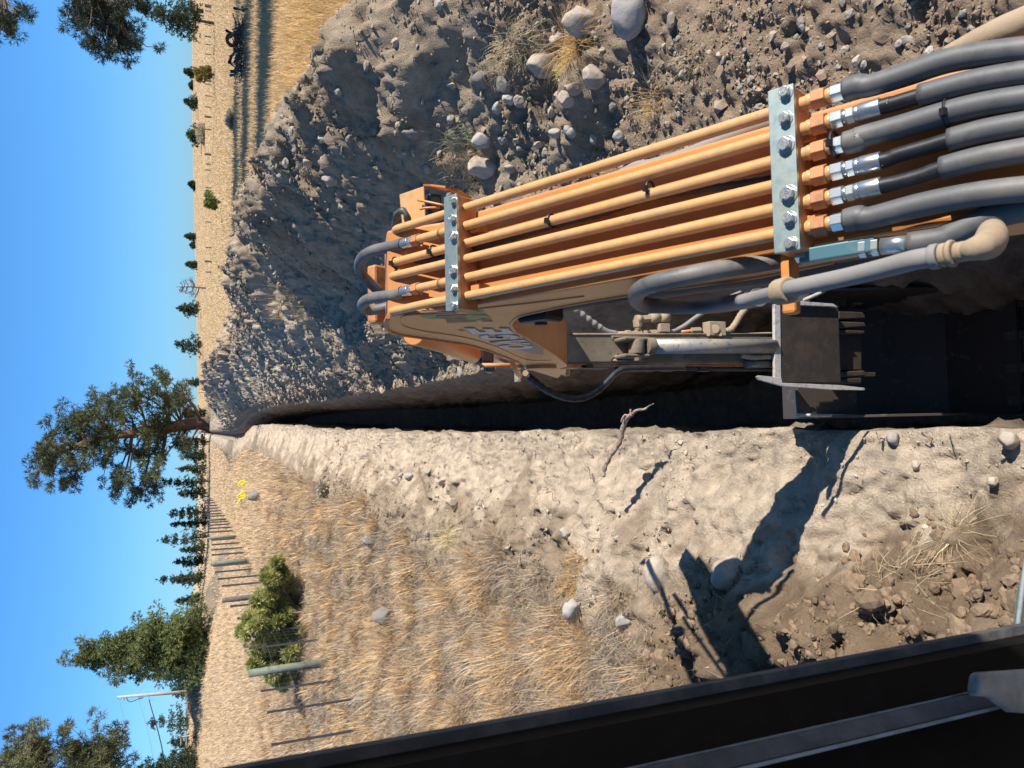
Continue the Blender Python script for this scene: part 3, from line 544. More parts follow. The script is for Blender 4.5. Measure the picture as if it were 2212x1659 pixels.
# --- pipes
near = [243, 297, 350, 402, 453, 507]; farl = [450, 489, 527, 560, 601, 641]
s0 = 0; PR = .0118
def px(i):
    a = pl(1672, near[i]); b = pl(1003, farl[i]); return a, b
pcs = []
for i in range(6):
    a, b = px(i); d = (b-a)/np.linalg.norm(b-a); xi = a[0]
    A = a-d*.16; 
    if i in (1, 4): e = [A, a, b, b+d*.10, b+d*.19+nv*.002]
    else:
        L1 = .30 if i else .285; e = [A, a, b, b+d*.12+nv*(.006 if i == 5 else 0), b+d*L1*.84, b+d*(L1-.012), b+d*(L1+.012)-nv*.012, b+d*(L1+.022)-nv*.04, b+d*(L1+.03)-nv*.12]
    part(MB().tube(e, PR, 16, 4), 'pipe', 'pipe', EX)
    pcs.append((a, b, d))
# --- clamps (block under plate, bolts on top)
def clamp(cen_s, wpl, xa, xb, boltd, th=.062, top_=.026):
    blk = MB(); c = loc((xa+xb)/2-XC, cen_s, top_-th/2-.003); blk.box(c, xb-xa, wpl*.96, th, Xv, pv, nv)
    B = part(blk, 'clamp_block', 'rusty', EX, .003)
    pt = part(MB().box(loc((xa+xb)/2-XC, cen_s, top_+.002), xb-xa+.004, wpl, .010, Xv, pv, nv), 'clamp_plate', 'zinc', B, .0012)
    for (dx, dy, big) in boltd:
        p = pl(dx, dy, top_+.018); p = p-nv*((p-O)@nv-(top_+.007)); r = .0125 if big else .0098
        m = MB(); m.tube([p, p+nv*.002], r*1.32, 20); m.tube([p+nv*.002, p+nv*.012], r, 6); m.tube([p+nv*.011, p+nv*.0128], r*.86, 20)
        bo = part(m, 'bolt', 'bolt', B, .0009)
        cu = bpy.data.curves.new('mark', 'FONT'); cu.body = '10.9'; cu.size = r*1.05; cu.extrude = .0004; cu.align_x = 'CENTER'; cu.align_y = 'CENTER'; cu.resolution_u = 2
        tmp = bpy.data.objects.new('mark', cu); me = bpy.data.meshes.new_from_object(tmp); bpy.data.objects.remove(tmp)
        a_ = (dx*7+dy) % 6.0; c_, s_ = math.cos(a_), math.sin(a_); ux = Xv*c_+pv*s_; uy = -Xv*s_+pv*c_
        for v in me.vertices: q = p+nv*(.0131+v.co.z)+ux*v.co.x+uy*v.co.y; v.co = q
        nn = [bo.data]; import bmesh; bm = bmesh.new(); bm.from_mesh(bo.data); bm.from_mesh(me); bm.to_mesh(bo.data); bm.free(); bpy.data.meshes.remove(me)
    return B
pN = pl(1695, 365, .028); sNr = (pN-O)@pv; pF = pl(977, 547, .028); sFr = (pF-O)@pv
xa = pl(1678, 546, .028)[0]; xb = pl(1696, 190, .028)[0]
clamp(sNr, .047, xa, xb, [(1692, 197, 0), (1692, 253, 0), (1692, 310, 1), (1698, 417, 1), (1701, 470, 0), (1703, 525, 0)])
xa2 = pl(966, 671, .028)[0]; xb2 = pl(976, 424, .028)[0]
clamp(sFr, .047, xa2, xb2, [(975, 432, 0), (974, 471, 0), (975, 509, 1), (974, 583, 1), (976, 622, 0), (976, 660, 0)])
for s_ in (sNr, sFr):
    for x in (BL+.03-XC, BR-.05-XC): part(MB().box(loc(x, s_-.03 if s_ < .3 else s_-.045, -.03), .035, .03, .05, Xv, pv, nv), 'clamp_foot', 'orange', EX, .002)
# --- fittings at the near clamp
def fitting(P0, d, segs):   # segs: (kind, length, radius, material)
    p = np.array(P0, float); out = []
    for k, L_, r, m in segs:
        out.append((MB().tube([p, p+d*L_], r, 6 if k == 'hex' else 16), m, k)); p = p+d*L_
    return out, p
ends = []
for i in range(6):
    a, b, d = pcs[i]; s_ = -d; P0 = a-d*.062
    long_ = i in (1, 3, 4)
    segs = [('round', .010, .0135, 'pipe'), ('hex', .024, .0185, 'rusty'), ('round', .009, .0125, 'pipe'), ('hex', .020, .0165, 'steel')]
    segs += [('round', .006, .013, 'steel'), ('hex', .013, .0155, 'steel'), ('round', .008, .0145, 'steel'), ('round', .034, .0155, 'steel')] if long_ else [('round', .004, .013, 'steel')]
    o, e = fitting(P0, s_, segs); mm = {}
    for m_, mt, k in o:
        mm.setdefault((mt, k == 'hex'), MB()).add(m_.v, m_.f); q = mm[(mt, k == 'hex')]; q.sm[-len(m_.sm):] = m_.sm
    for (mt, h), m_ in mm.items(): part(m_, 'fitting_nut' if h else 'fitting_body', mt, EX, .0012)
    ends.append((e, s_))
HP = [[(1880, 185), (1960, 160), (2041, 133), (2120, 118), (2230, 106), (2330, 100)],
      [(1930, 224), (1987, 207), (2080, 182), (2150, 168), (2230, 156), (2330, 145)],
      [(1860, 296), (1941, 275), (2047, 244), (2130, 225), (2230, 210), (2330, 197)],
      [(1940, 335), (2000, 318), (2051, 303), (2130, 283), (2230, 265), (2330, 250)],
      [(1940, 394), (1990, 380), (2034, 364), (2120, 342), (2230, 322), (2330, 308)],
      [(1880, 470), (1974, 446), (2060, 428), (2140, 416), (2230, 407), (2330, 400)]]
for i in range(6):
    e, s_ = ends[i]; pts = [pl(a, b, .0+.012*sm((a-1900)/400)) for a, b in HP[i]]; r1 = .0215; thin = .0128
    if i in (1, 3, 4):
        cut = {1: 2, 3: 3, 4: 3}[i]
        part(MB().tube([e-s_*.004, e+s_*.012]+pts[:cut+1], thin, 14, 6), 'hose', 'rubber', EX)
        part(MB().tube([pts[cut-1]]+pts[cut:], r1*.88, 18, 6), 'hose_sleeve', 'hose', EX)
    else:
        part(MB().tube([e-s_*.002, e+s_*.02]+pts, [r1*.92, r1*.98, r1*.86]+[r1*.9]*(len(pts)-1), 20, 6), 'hose_sleeve', 'hose', EX)
part(MB().tube([pl(a, b, -.05) for a, b in [(2040, 118), (2110, 90), (2170, 66), (2240, 36), (2340, -10)]], [.012, .02, .024, .024, .024], 14, 6), 'hose', 'dustc', EX, label='dusty tan hose with coiled wrap')
part(MB().tube([pl(a, b, -.10) for a, b in [(1340, 380), (1375, 362), (1410, 356), (1480, 335), (1560, 302), (1640, 272), (1720, 246)]], .014, 12, 6), 'hose', 'hosed', EX)
# cable ties
def tie(p, d, r, name='cable_tie'):
    d = d/np.linalg.norm(d); u = np.cross(d, Xv); u /= np.linalg.norm(u); v = np.cross(d, u)
    ring = [p+r*(math.cos(t)*u+math.sin(t)*v) for t in np.linspace(0, 2*math.pi, 21)]
    m = MB().tube(ring, .0028, 6, 0, False); h = p+r*(v*.2)+nv*(r+.004); m.box(h, .012, .008, .009); part(m, name, 'black', EX)
for i, (a_, b_) in ((2, (1405, 408)), (2, (1192, 477)), (2, (937, 543)), (2, (855, 568))):
    p = pl(a_, b_); tie(p, pcs[i][2], PR+.0035)
tie(pl(1803, 312), pcs[2][2], .0225); tie(pl(2047, 246), pcs[2][2], .0225)
# electrical conduit under pipe 3
cp = [pl(a, b, -.028) for a, b in [(1670, 385), (1560, 402), (1410, 425), (1300, 460), (1195, 487), (1100, 515), (1010, 540), (950, 556), (900, 566), (860, 572)]]
part(MB().tube(cp, .0085, 10, 12, rfun=lambda t, r: r*(1+.12*math.sin(t*900))), 'wiring_conduit', 'conduit', EX)
# far hoses looping at the boom knuckle
for i, P in ((1, [(880, 523), (858, 530), (830, 536), (803, 543), (783, 556), (776, 575), (783, 594), (800, 612), (822, 632)]), (4, [(882, 626), (856, 637), (830, 640), (800, 645), (785, 654), (784, 663), (796, 670), (822, 667), (842, 661)])):
    a, b, d = pcs[i]; e0 = b+d*.19
    o, e = fitting(e0-d*.012, d, [('hex', .022, .0175, 'rusty'), ('round', .006, .012, 'steel'), ('hex', .015, .016, 'steel'), ('round', .03, .0145, 'steel')])
    for m_, mt, k in o: part(m_, 'fitting_nut' if k == 'hex' else 'fitting_body', mt, EX, .001)
    pts = [e]+[pl(x_, y_, [0, -.002, -.004, -.01, -.03, -.06, -.09, -.12, -.14][j+1]) for j, (x_, y_) in enumerate(P[1:])]
    part(MB().tube(pts, .0165, 14, 6), 'hose', 'hosed' if i == 9 else 'hose', EX)
# work light guard on the right of the boom
gx = [pl(862, 420, -.05), pl(914, 402, -.05), pl(918, 482, -.05), pl(868, 486, -.05)]
G = MB(); up = nv*.006
G.hexa([gx[0]-up, gx[3]-up, gx[2]-up, gx[1]-up, gx[0], gx[3], gx[2], gx[1]])
guard = part(G, 'light_guard', 'pipe', EX, .006, 3)
g2_ = [pl(914, 402, -.05), pl(930, 402, -.07), pl(962, 406, -.10), pl(984, 420, -.14)]
G = MB(); t_ = pv*.0
for a, b in zip(g2_[:-1], g2_[1:]):
    dn = -nv*.05; G.hexa([a+dn, b+dn*1.3, b+dn*1.3+Xv*.006, a+dn+Xv*.006, a, b, b+Xv*.006, a+Xv*.006])
part(G, 'guard_lip', 'orange', guard)
for a, b in (((903, 432), (960, 444)), ((908, 452), (950, 448)), ((912, 470), (958, 470))):
    p, q = pl(*a, -.035), pl(*b, -.06); part(MB().tube([p, p*.6+q*.4+nv*.008, q], .0035, 8, 4), 'guard_bar', 'orange', guard)
part(MB().box(pl(935, 445, -.10), .06, .05, .04), 'work_light', 'black', guard, .006)
part(MB().tube([pl(a, b, c) for a, b, c in [(858, 520, -.05), (853, 490, -.02), (857, 465, 0), (868, 455, .005), (878, 465, 0), (882, 490, -.02), (882, 525, -.03)]], .0095, 10, 12, rfun=lambda t, r: r*(1+.14*math.sin(t*420))), 'wiring_conduit', 'conduit', EX)
part(MB().box(ax(838, 640, .50), .22, .05, .16, Xv, pv, nv), 'knuckle_bracket', 'rusty', EX, .01)
part(MB().box(ax(826, 650, .47), .06, .05, .05), 'work_light', 'black', EX, .008)
# --- boom cylinders under the boom
for x in (BL+.045, BR-.045):
    m = MB().tube([ax(1175, 694, BL+.02)+Xv*(x-BL), ax(1420, 648, BL+.02)+Xv*(x-BL)], .028, 18); part(m, 'cylinder_rod', 'worn', EX)
    m = MB().tube([ax(1400, 652, BL+.02)+Xv*(x-BL), ax(1690, 612, BL+.02)+Xv*(x-BL), ax(2100, 545, BL+.02)+Xv*(x-BL)], .040, 20); part(m, 'cylinder_barrel', 'worn', EX)
bk = ax(1168, 694, BL-.012); part(MB().box(bk+Xv*.02, .05, .115, .085, Xv, pv, nv), 'cylinder_lug', 'black', EX, .012)
part(MB().tube([bk-Xv*.012, bk+Xv*.012], .02, 6), 'lug_bolt', 'worn', EX, .002)
# orange stub + hose clamp
stub = ax(1707, 598, BL-.05); part(MB().box(stub+Xv*-.0, .14, .026, .03, Xv, pv, nv), 'hose_bracket', 'orange', EX, .006)
XH = BL-.035
lp = [(1745, 549), (1725, 553), (1701, 557), (1630, 570), (1560, 581), (1500, 592), (1440, 605), (1400, 616), (1378, 630), (1374, 644), (1384, 655), (1404, 660), (1480, 662), (1540, 660), (1600, 651), (1640, 642), (1679, 633), (1707, 624), (1770, 611), (1841, 596), (1910, 579), (1974, 562), (2010, 556)]
part(MB().tube([ax(a, b, BL+.004-.04*sm(k/7)-.05*sm((k-12)/4)) for k, (a, b) in enumerate(lp[:16])], .0182, 16, 5), 'hose', 'hose', EX)
XH = BL-.115; hxp = lambda a: BL-.086-.029*sm((a-1620)/90)
part(MB().tube([ax(a, b, hxp(a)) for k, (a, b) in enumerate(lp[14:])], .0182*.72, 16, 5), 'hose', 'hosed', EX, label='dusty light grey hose')
pc = ax(1692, 629, XH); d_ = ax(1710, 624, XH)-ax(1670, 634, XH); d_ /= np.linalg.norm(d_)
part(MB().tube([pc-d_*.014, pc+d_*.016], .0205, 18), 'hose_clamp', 'dustc', EX, .003)
part(MB().box(pc-nv*.03, .03, .04, .012, Xv, d_), 'hose_clamp', 'bare', EX, .002)
for a, b, r, m_ in ((2010, 2030, .0160, 'hosed'), (2032, 2048, .0148, 'dustc'), (2050, 2062, .017, 'dustc'), (2063, 2090, .0125, 'dustc')):
    f_ = lambda q: ax(q, 556-(q-2010)*.18, XH); part(MB().tube([f_(a), f_(b)], r, 8 if r > .0206 else 16), 'fitting_body', m_, EX, .002)
part(MB().tube([ax(2088, 542, XH), ax(2115, 535, XH), ax(2135, 527, XH+.01), ax(2142, 512, XH+.035), ax(2143, 500, XH+.06)], [.012, .0155, .0185, .0195, .018], 18, 5), 'elbow_fitting', 'dustc', EX)
# shaded lower hose with blue square tube
part(MB().tube([pl(a, b, -.02) for a, b in [(1965, 527), (2030, 518), (2060, 505), (2110, 482), (2160, 462), (2230, 447), (2330, 440)]], .021, 16, 5), 'hose_sleeve', 'hose', EX)
part(MB().tube([pl(1905, 531, -.02), pl(1970, 526, -.02)], .0155, 14), 'fitting_body', 'steel', EX)
for a in (1858, 1885): part(MB().tube([pl(a, 538-(a-1858)*.15, -.02), pl(a+16, 536-(a-1858)*.15, -.02)], .0165, 6), 'fitting_nut', 'steel', EX, .001)
bt = pl(1810, 543, -.02); part(MB().box(bt, .026, .13, .026, Xv, pv, nv), 'blue_tube', 'blue', EX, .003)
part(MB().tube([pl(1722, 552, -.02), pl(1745, 549, -.02)], .015, 6), 'fitting_nut', 'steel', EX, .001)
# --- arm
YA = 3.80
def fy(a, b, y=YA): return ay(a, b, y)
A0, A1 = fy(1205, 723), fy(1205, 783); B0, B1 = fy(1685, 723), fy(1685, 783)
arm = MB(); T = np.array([0, .34, 0]); T2 = np.array([0, .22, 0])
arm.hexa([B1, B0, B0+T2, B1+T2, A1, A0, A0+T, A1+T]); armo = part(arm, 'arm', 'dirty', EX, .006)
for dyy, w_ in ((784.5, 4), (789, 3)):
    p, q = fy(1212, dyy, YA+.03*(dyy-784)), fy(1690, dyy, YA+.03*(dyy-784)); part(MB().tube([p, q], .008, 8), 'arm_flange', 'rusty', armo)
part(MB().tube([fy(1232, 722), fy(1690, 722)], .007, 8), 'arm_flange', 'dirty', armo)
# clevis + bucket cylinder
p, q = fy(1405, 748, YA-.06), fy(1672, 748, YA-.06)
part(MB().tube([p, q], .044, 24), 'bucket_cylinder', 'chrome', EX); part(MB().tube([fy(1395, 748, YA-.10), fy(1412, 748, YA-.10)], .049, 24), 'cylinder_gland', 'dirty', EX, .004)
part(MB().tube([fy(1375, 733, YA-.09), fy(1375, 765, YA-.09)], .045, 20), 'cylinder_eye', 'dirty', EX, .005)
for b_ in (734, 770): part(MB().box(fy(1365, b_, YA-.06), .022, .13, .17), 'cylinder_lug', 'dirty', EX, .01)
for b_ in (728, 778):
    part(MB().tube([fy(1400, b_, YA-.01), fy(1322, b_, YA-.01), fy(1335, 753+(b_-753)*.45, YA-.01)], .009, 8), 'lug_rim', 'dirty', EX)
part(MB().tube([fy(1377, 773, YA-.12), fy(1377, 780, YA-.12)], .022, 6), 'lug_bolt', 'dirty', EX, .003)
# arm side plumbing: quick coupler branch, valve block, hoses (right side)
def seg_(l, r, name, m, n=0, y=YA+.03, sides=14, rf=None): return part(MB().tube([fy(a, b, y) for a, b in l], r, sides, n, rfun=rf), name, m, EX)
seg_([(1235, 662), (1262, 683), (1288, 702), (1310, 716), (1330, 721)], .018, 'corrugated_hose', 'hosed', 14, rf=lambda t, r: r*(1+(.16*math.sin(t*300) if t < .62 else 0)))
seg_([(1325, 721), (1405, 719)], .0125, 'tube_line', 'dustc')
for a, b, r in ((1352, 1360, .02), (1372, 1384, .021), (1388, 1396, .019), (1404, 1416, .023), (1420, 1432, .019)): seg_([(a, 720), (b, 719.5)], r, 'fitting_nut', 'dustc', sides=6)
seg_([(1378, 716), (1378, 700)], .018, 'fitting_body', 'dustc'); seg_([(1378, 706), (1376, 690)], .026, 'elbow_fitting', 'dustc', sides=6)
seg_([(1374, 690), (1385, 690)], .026, 'elbow_fitting', 'dustc'); seg_([(1386, 689), (1403, 688)], .022, 'fitting_nut', 'dustc', sides=6); seg_([(1403, 688), (1424, 687)], .0275, 'quick_coupler', 'dustc', sides=20); seg_([(1424, 687), (1443, 686)], .032, 'quick_coupler', 'dustc', sides=20)
seg_([(1432, 719), (1450, 717), (1475, 706), (1500, 688), (1530, 668), (1560, 650), (1600, 632)], .0135, 'hose', 'hosed', 5)
part(MB().box(fy(1432, 709, YA+.02), .05, .05, .07), 'tube_clamp', 'dustc', EX, .004)
seg_([(1470, 717), (1515, 713)], .011, 'tube_line', 'orange'); seg_([(1492, 714), (1512, 713)], .02, 'fitting_nut', 'dustc', sides=6)
vb = part(MB().box(fy(1543, 711, YA+.0), .085, .07, .12), 'valve_block', 'dustc', EX, .004)
part(MB().tube([fy(1545, 711, YA-.045), fy(1545, 711, YA-.02)], .026, 18), 'valve_cap', 'dustc', vb, .003)
for a in (1530, 1556): part(MB().tube([fy(a, 722, YA-.05), fy(a, 722, YA)], .012, 6), 'bolt', 'dustc', vb)
seg_([(1566, 716), (1578, 712), (1590, 697), (1600, 680), (1610, 668)], .017, 'spiral_hose', 'dustc', 10, rf=lambda t, r: r*(1+.22*abs(math.sin(t*28))))
seg_([(1585, 728), (1620, 724), (1672, 722)], .014, 'tube_line', 'dustc', 4)
# left side plumbing
seg_([(1600, 767), (1625, 772), (1650, 771), (1680, 770)], .014, 'spiral_hose', 'dustc', 10, YA-.04, rf=lambda t, r: r*(1+.25*abs(math.sin(t*26))))
seg_([(1610, 788), (1680, 786)], .022, 'tube_line', 'dirty', y=YA-.02); seg_([(1480, 796), (1560, 797), (1670, 797)], .014, 'tube_line', 'worn')
seg_([(1140, 812), (1158, 826), (1180, 842), (1210, 856), (1240, 861), (1270, 856), (1298, 838), (1318, 818), (1335, 803), (1365, 795), (1480, 794)], .0165, 'corrugated_hose', 'rubber', 22, y=YA-.15, rf=lambda t, r: r*(1+(.22*math.sin(t*640) if t < .62 else 0)))
for a in (1345, 1375, 1400, 1440, 1520): part(MB().box(fy(a, 797, YA+.02), .03, .05, .08), 'tube_clamp', 'worn', EX, .004)
for a, b, c, m_ in ((1238, 792, .12, 'rusty'), (1280, 793, .2, 'worn')): part(MB().box(fy(a, b, YA+.05), .02, .1, c), 'arm_plate', m_, EX, .003)
# arm head behind the boom tip: arm cylinder, link
part(MB().tube([ax(893, 722, .40), ax(960, 742, .40), ax(1022, 766, .40)], .048, 20), 'cylinder_barrel', 'orange', EX, .004)
part(MB().tube([ax(1022, 760, .42), ax(1120, 792, .42)], .024, 14), 'cylinder_rod', 'steel', EX)
part(MB().box(ax(1046, 770, .40), .10, .11, .09), 'rod_eye', 'black', EX, .02)
part(MB().tube([ax(1040, 789, BL+.01), ax(1120, 789, BL+.01)], .012, 8), 'link_bar', 'rusty', EX)
hb = ax(1057, 797, BL); part(MB().box(hb, .03, .06, .05), 'pin_keeper', 'black', EX, .006); part(MB().tube([hb-Xv*.022, hb-Xv*.012], .014, 6), 'bolt', 'bolt', EX)
part(MB().tube([ax(1100, 770, BL+.02), ax(1118, 808, BL-.01), ax(1124, 812, BL-.01)], .014, 8), 'link_bar', 'orange', EX)
part(MB().box(ax(1118, 814, BL+.05), .08, .06, .03), 'pin_keeper', 'cream', EX, .004)
part(MB().tube([ax(1135, 806, BL-.005), ax(1143, 818, BL-.005)], .018, 12), 'fitting_body', 'dustc', EX)
# --- linkage cover, quick coupler
YB = 3.72
def hx(l, y, t, name, m, bev=.004, parent=None, lab=None):
    """plate facing the cab: polygon in photo layout laid on the plane y, thickness t going away"""
    v = [fy(a, b, y) for a, b in l]; n = len(v); V = v+[p+np.array([0, t, 0]) for p in v]
    m_ = MB().add(V, [tuple(range(n)), tuple(range(2*n-1, n-1, -1))]+[(i, i+n, (i+1) % n+n, (i+1) % n) for i in range(n)])
    return part(m_, name, m, parent, bev, 2, lab)
cv = hx([(1686, 657), (1806, 660), (1812, 668), (1818, 828), (1688, 828)], YB, .03, 'linkage_cover', 'worn', .008)
hx([(1673, 657), (1686, 657), (1688, 829), (1674, 829)], YB-.006, .022, 'cover_edge', 'bare', .003, cv)  # sunlight on the cover lip, put into the strip's pale colour
hx([(1636, 814), (1640, 811), (1688, 816), (1690, 827), (1815, 832), (1868, 838), (1868, 843), (1800, 842), (1690, 834), (1640, 820)], YB-.06, .02, 'side_plate', 'bare', .002, cv)
hx([(1686, 652), (1720, 650), (1800, 656), (1812, 664), (1800, 662), (1700, 658)], YB-.03, .03, 'side_plate', 'bare', .002, cv)
hx([(1812, 722), (1862, 722), (1862, 800), (1812, 800)], YB+.10, .14, 'coupler', 'worn', .008)
for l in ([(1812, 672), (1868, 674), (1870, 688), (1812, 690)], [(1812, 694), (1868, 696), (1872, 706), (1812, 710)], [(1812, 712), (1870, 714), (1866, 722), (1812, 722)], [(1815, 803), (1868, 800), (1872, 812), (1815, 815)], [(1815, 818), (1862, 816), (1862, 828), (1815, 828)]): hx(l, YB+.05, .16, 'coupler_lug', 'worn', .008)
for l in ([(1866, 694), (1890, 694), (1890, 704), (1866, 704)], [(1868, 804), (1892, 804), (1892, 814), (1868, 814)]): hx(l, YB+.12, .05, 'coupler_pin', 'worn', .005)
# --- bucket: open mouth towards the cab
bx0, bx1 = .012, .86
prof = [(4.02, -1.22), (4.38, -1.30), (4.62, -1.62), (4.66, -2.05), (4.48, -2.42), (4.12, -2.66), (3.62, -2.74)]   # back shell (y,z)
mouth = [(3.62, -2.74), (3.66, -2.2), (3.80, -1.65), (4.02, -1.22)]
bm_ = MB()
inn = [(y-.012*(1 if y > 4 else 0), z+.02) for y, z in prof]
n_ = len(prof); V = [(bx0, *p) for p in prof]+[(bx1, *p) for p in prof]; bm_.add(V, [(i, i+1, i+1+n_, i+n_) for i in range(n_-1)], False)
sh = part(bm_, 'bucket', 'bucket', EX); so_ = sh.modifiers.new('thick', 'SOLIDIFY'); so_.thickness = .022; so_.offset = 1
for x in (bx0-.012, bx1-.004):
    part(MB().prism(prof+mouth[1:-1], x, x+.018), 'bucket_side', 'bucket', sh, .003)
hx([(1722, 834), (1730, 832), (1778, 838), (1850, 842), (1852, 896), (1800, 897), (1726, 895)], 4.0, .025, 'bucket_plate', 'bucket', .004, sh)
hx([(1762, 640), (1800, 622), (1826, 610), (1830, 660), (1765, 660)], 4.05, .025, 'bucket_plate', 'bucket', .004, sh)
part(MB().tube([fy(1715, 658, 3.98), fy(1770, 634, 3.98), fy(1795, 621, 3.98), fy(1830, 608, 3.98)], .014, 8, 3), 'bucket_rim', 'bare', sh)
part(MB().tube([fy(1722, 897, 3.97), fy(1800, 898, 3.97), fy(1850, 899, 3.97)], .012, 8), 'bucket_rim', 'bare', sh)
part(MB().tube([(bx0, 3.62, -2.74), (bx1, 3.62, -2.74)], .02, 8), 'cutting_edge', 'worn', sh)
for k in range(4):
    x = bx0+.08+k*.23; part(MB().hexa([(x-.04, 3.64, -2.75), (x+.04, 3.64, -2.75), (x+.04, 3.70, -2.69), (x-.04, 3.70, -2.69), (x-.02, 3.44, -2.80), (x+.02, 3.44, -2.80), (x+.02, 3.46, -2.78), (x-.02, 3.46, -2.78)]), 'bucket_tooth', 'bucket', sh, .004)
# --- lettering on the boom side, C A S E, far to near; letter tops towards the sky
def decal(polys, quad, m, name, x=BL-.0016, th=.0012):
    """polys in unit square (u right, v up) -> photo quad (bl, br, tr, tl) on the boom side"""
    q = [ax(a, b, BL) for a, b in quad]; mb = MB()
    for po in polys:
        P = [(1-u)*(1-v)*q[0]+u*(1-v)*q[1]+u*v*q[2]+(1-u)*v*q[3] for u, v in po]; n = len(P)
        V = [(x, p[1], p[2]) for p in P]+[(x-th, p[1], p[2]) for p in P]; mb.add(V, [tuple(range(n)), tuple(range(2*n-1, n-1, -1))]+[(i, i+n, (i+1) % n+n, (i+1) % n) for i in range(n)])
    return part(mb, name, m, boom)
def arc(cx, cy, rx, ry, a0, a1, n=14): return [(cx+rx*math.cos(math.radians(a)), cy+ry*math.sin(math.radians(a))) for a in np.linspace(a0, a1, n)]
def ringp(cx, cy, rx, ry, wx, wy, a0, a1): return arc(cx, cy, rx, ry, a0, a1)+arc(cx, cy, rx-wx, ry-wy, a1, a0)
def strips(o, i): return [[o[k], o[k+1], i[k+1], i[k]] for k in range(len(o)-1)]
def ring_s(cx, cy, rx, ry, wx, wy, a0, a1, n=14): return strips(arc(cx, cy, rx, ry, a0, a1, n), arc(cx, cy, rx-wx, ry-wy, a0, a1, n))
Ep = [[(0, 0), (.42, 0), (.42, 1), (0, 1)], [(.42, 0), (1, 0), (1, .22), (.42, .22)], [(.42, .39), (.92, .39), (.92, .61), (.42, .61)], [(.42, .78), (1, .78), (1, 1), (.42, 1)]]
Cp = ring_s(.5, .5, .5, .5, .36, .26, 52, 308, 22)+[[(.70, .68), (.98, .68), (.86, .86), (.72, .80)], [(.70, .32), (.98, .32), (.86, .14), (.72, .20)]]
Sp = ring_s(.5, .70, .48, .30, .34, .20, 20, 270, 14)+ring_s(.5, .30, .48, .30, .34, .20, -160, 90, 14)+[[(.30, .40), (.62, .36), (.70, .60), (.38, .64)]]
Ap = [[(0, 0), (.34, 0), (.68, 1), (.32, 1)], [(.66, 0), (1, 0), (.68, 1), (.45, 1)], [(.25, .2), (.75, .2), (.70, .4), (.30, .4)]]
def cq(x0, y0, s=1834/3328): return (x0*500/2212/1.823*1+1640/1.823, y0*500/2212/1.823+1170/1.823)
def quad(bl, br, tr, tl): return [cq(*bl), cq(*br), cq(*tr), cq(*tl)]
# in the photo: bottom of a letter = larger x, left of a letter = larger y
qs = dict(E=quad((1710, 626), (1590, 530), (855, 530), (985, 630)), S=quad((1790, 728), (1760, 642), (1090, 640), (1130, 725)), A=quad((1990, 812), (1870, 728), (1280, 752), (1340, 800)), Cc=quad((2040, 892), (2030, 818), (1420, 818), (1450, 890)))
whole = quad((2090, 920), (1650, 490), (800, 510), (1400, 880))
def grow(q, k): c = np.mean(np.array(q), 0); return [tuple(c+(np.array(p)-c)*np.array(k)) for p in q]
for pp, kk in ((Ep, 'E'), (Sp, 'S'), (Ap, 'A'), (Cp, 'Cc')):
    decal(pp, grow(qs[kk], (1.09, 1.22)), 'dgrey', 'lettering_shadow', BL-.0008, .0006); decal(pp, qs[kk], 'white', 'lettering', BL-.0022)
sw = [ax(*cq(a, b), BL) for a, b in [(1640, 486), (1700, 560), (1900, 720), (2080, 830), (2212, 900), (2212, 1000), (2020, 985), (1850, 930), (1700, 890), (2060, 880), (2000, 820), (1800, 640), (1700, 610)]]
part(MB().add([(BL-.0007, p[1], p[2]) for p in sw]+[(BL-.0012, p[1], p[2]) for p in sw], [tuple(range(13)), tuple(range(25, 12, -1))]), 'decal_sweep', 'dgrey', boom)
def flatpoly(l, m, name, off):
    P = [ax(*cq(a, b), BL) for a, b in l]; n = len(P)
    part(MB().add([(BL-off, p[1], p[2]) for p in P], [tuple(range(n))]), name, m, boom)
flatpoly([(90, 215), (170, 215), (180, 245), (95, 235)], 'green', 'green_decal', .001)
flatpoly([(60, 340), (160, 300), (290, 300), (330, 350), (440, 360), (640, 345), (860, 340), (900, 250), (1100, 230), (1170, 225), (1195, 290), (1290, 345), (1290, 375), (1130, 360), (1080, 410), (880, 390), (830, 350), (500, 375), (300, 385)], 'green', 'green_decal', .001)
for l in ([(160, 205), (480, 205), (500, 230), (190, 225)], [(230, 240), (640, 245), (700, 275), (300, 262)], [(290, 280), (620, 270), (720, 300), (320, 305)], [(330, 320), (860, 300), (900, 318), (640, 340), (340, 345)], [(870, 265), (960, 180), (1030, 190), (1120, 260), (900, 278)], [(930, 300), (1200, 290), (1240, 325), (990, 340)], [(470, 370), (860, 360), (880, 380), (560, 385)], [(520, 410), (1040, 405), (1060, 425), (620, 445), (530, 445)], [(1040, 375), (1290, 370), (1300, 392), (1090, 398)], [(1120, 408), (1310, 400), (1340, 425), (1180, 425)], [(500, 392), (900, 392), (1000, 402), (520, 402)]): flatpoly(l, 'dbrown', 'faded_lettering', .0018)
flatpoly([(715, 565), (790, 555), (850, 590), (770, 600)], 'dbrown', 'paint_chip', .001)
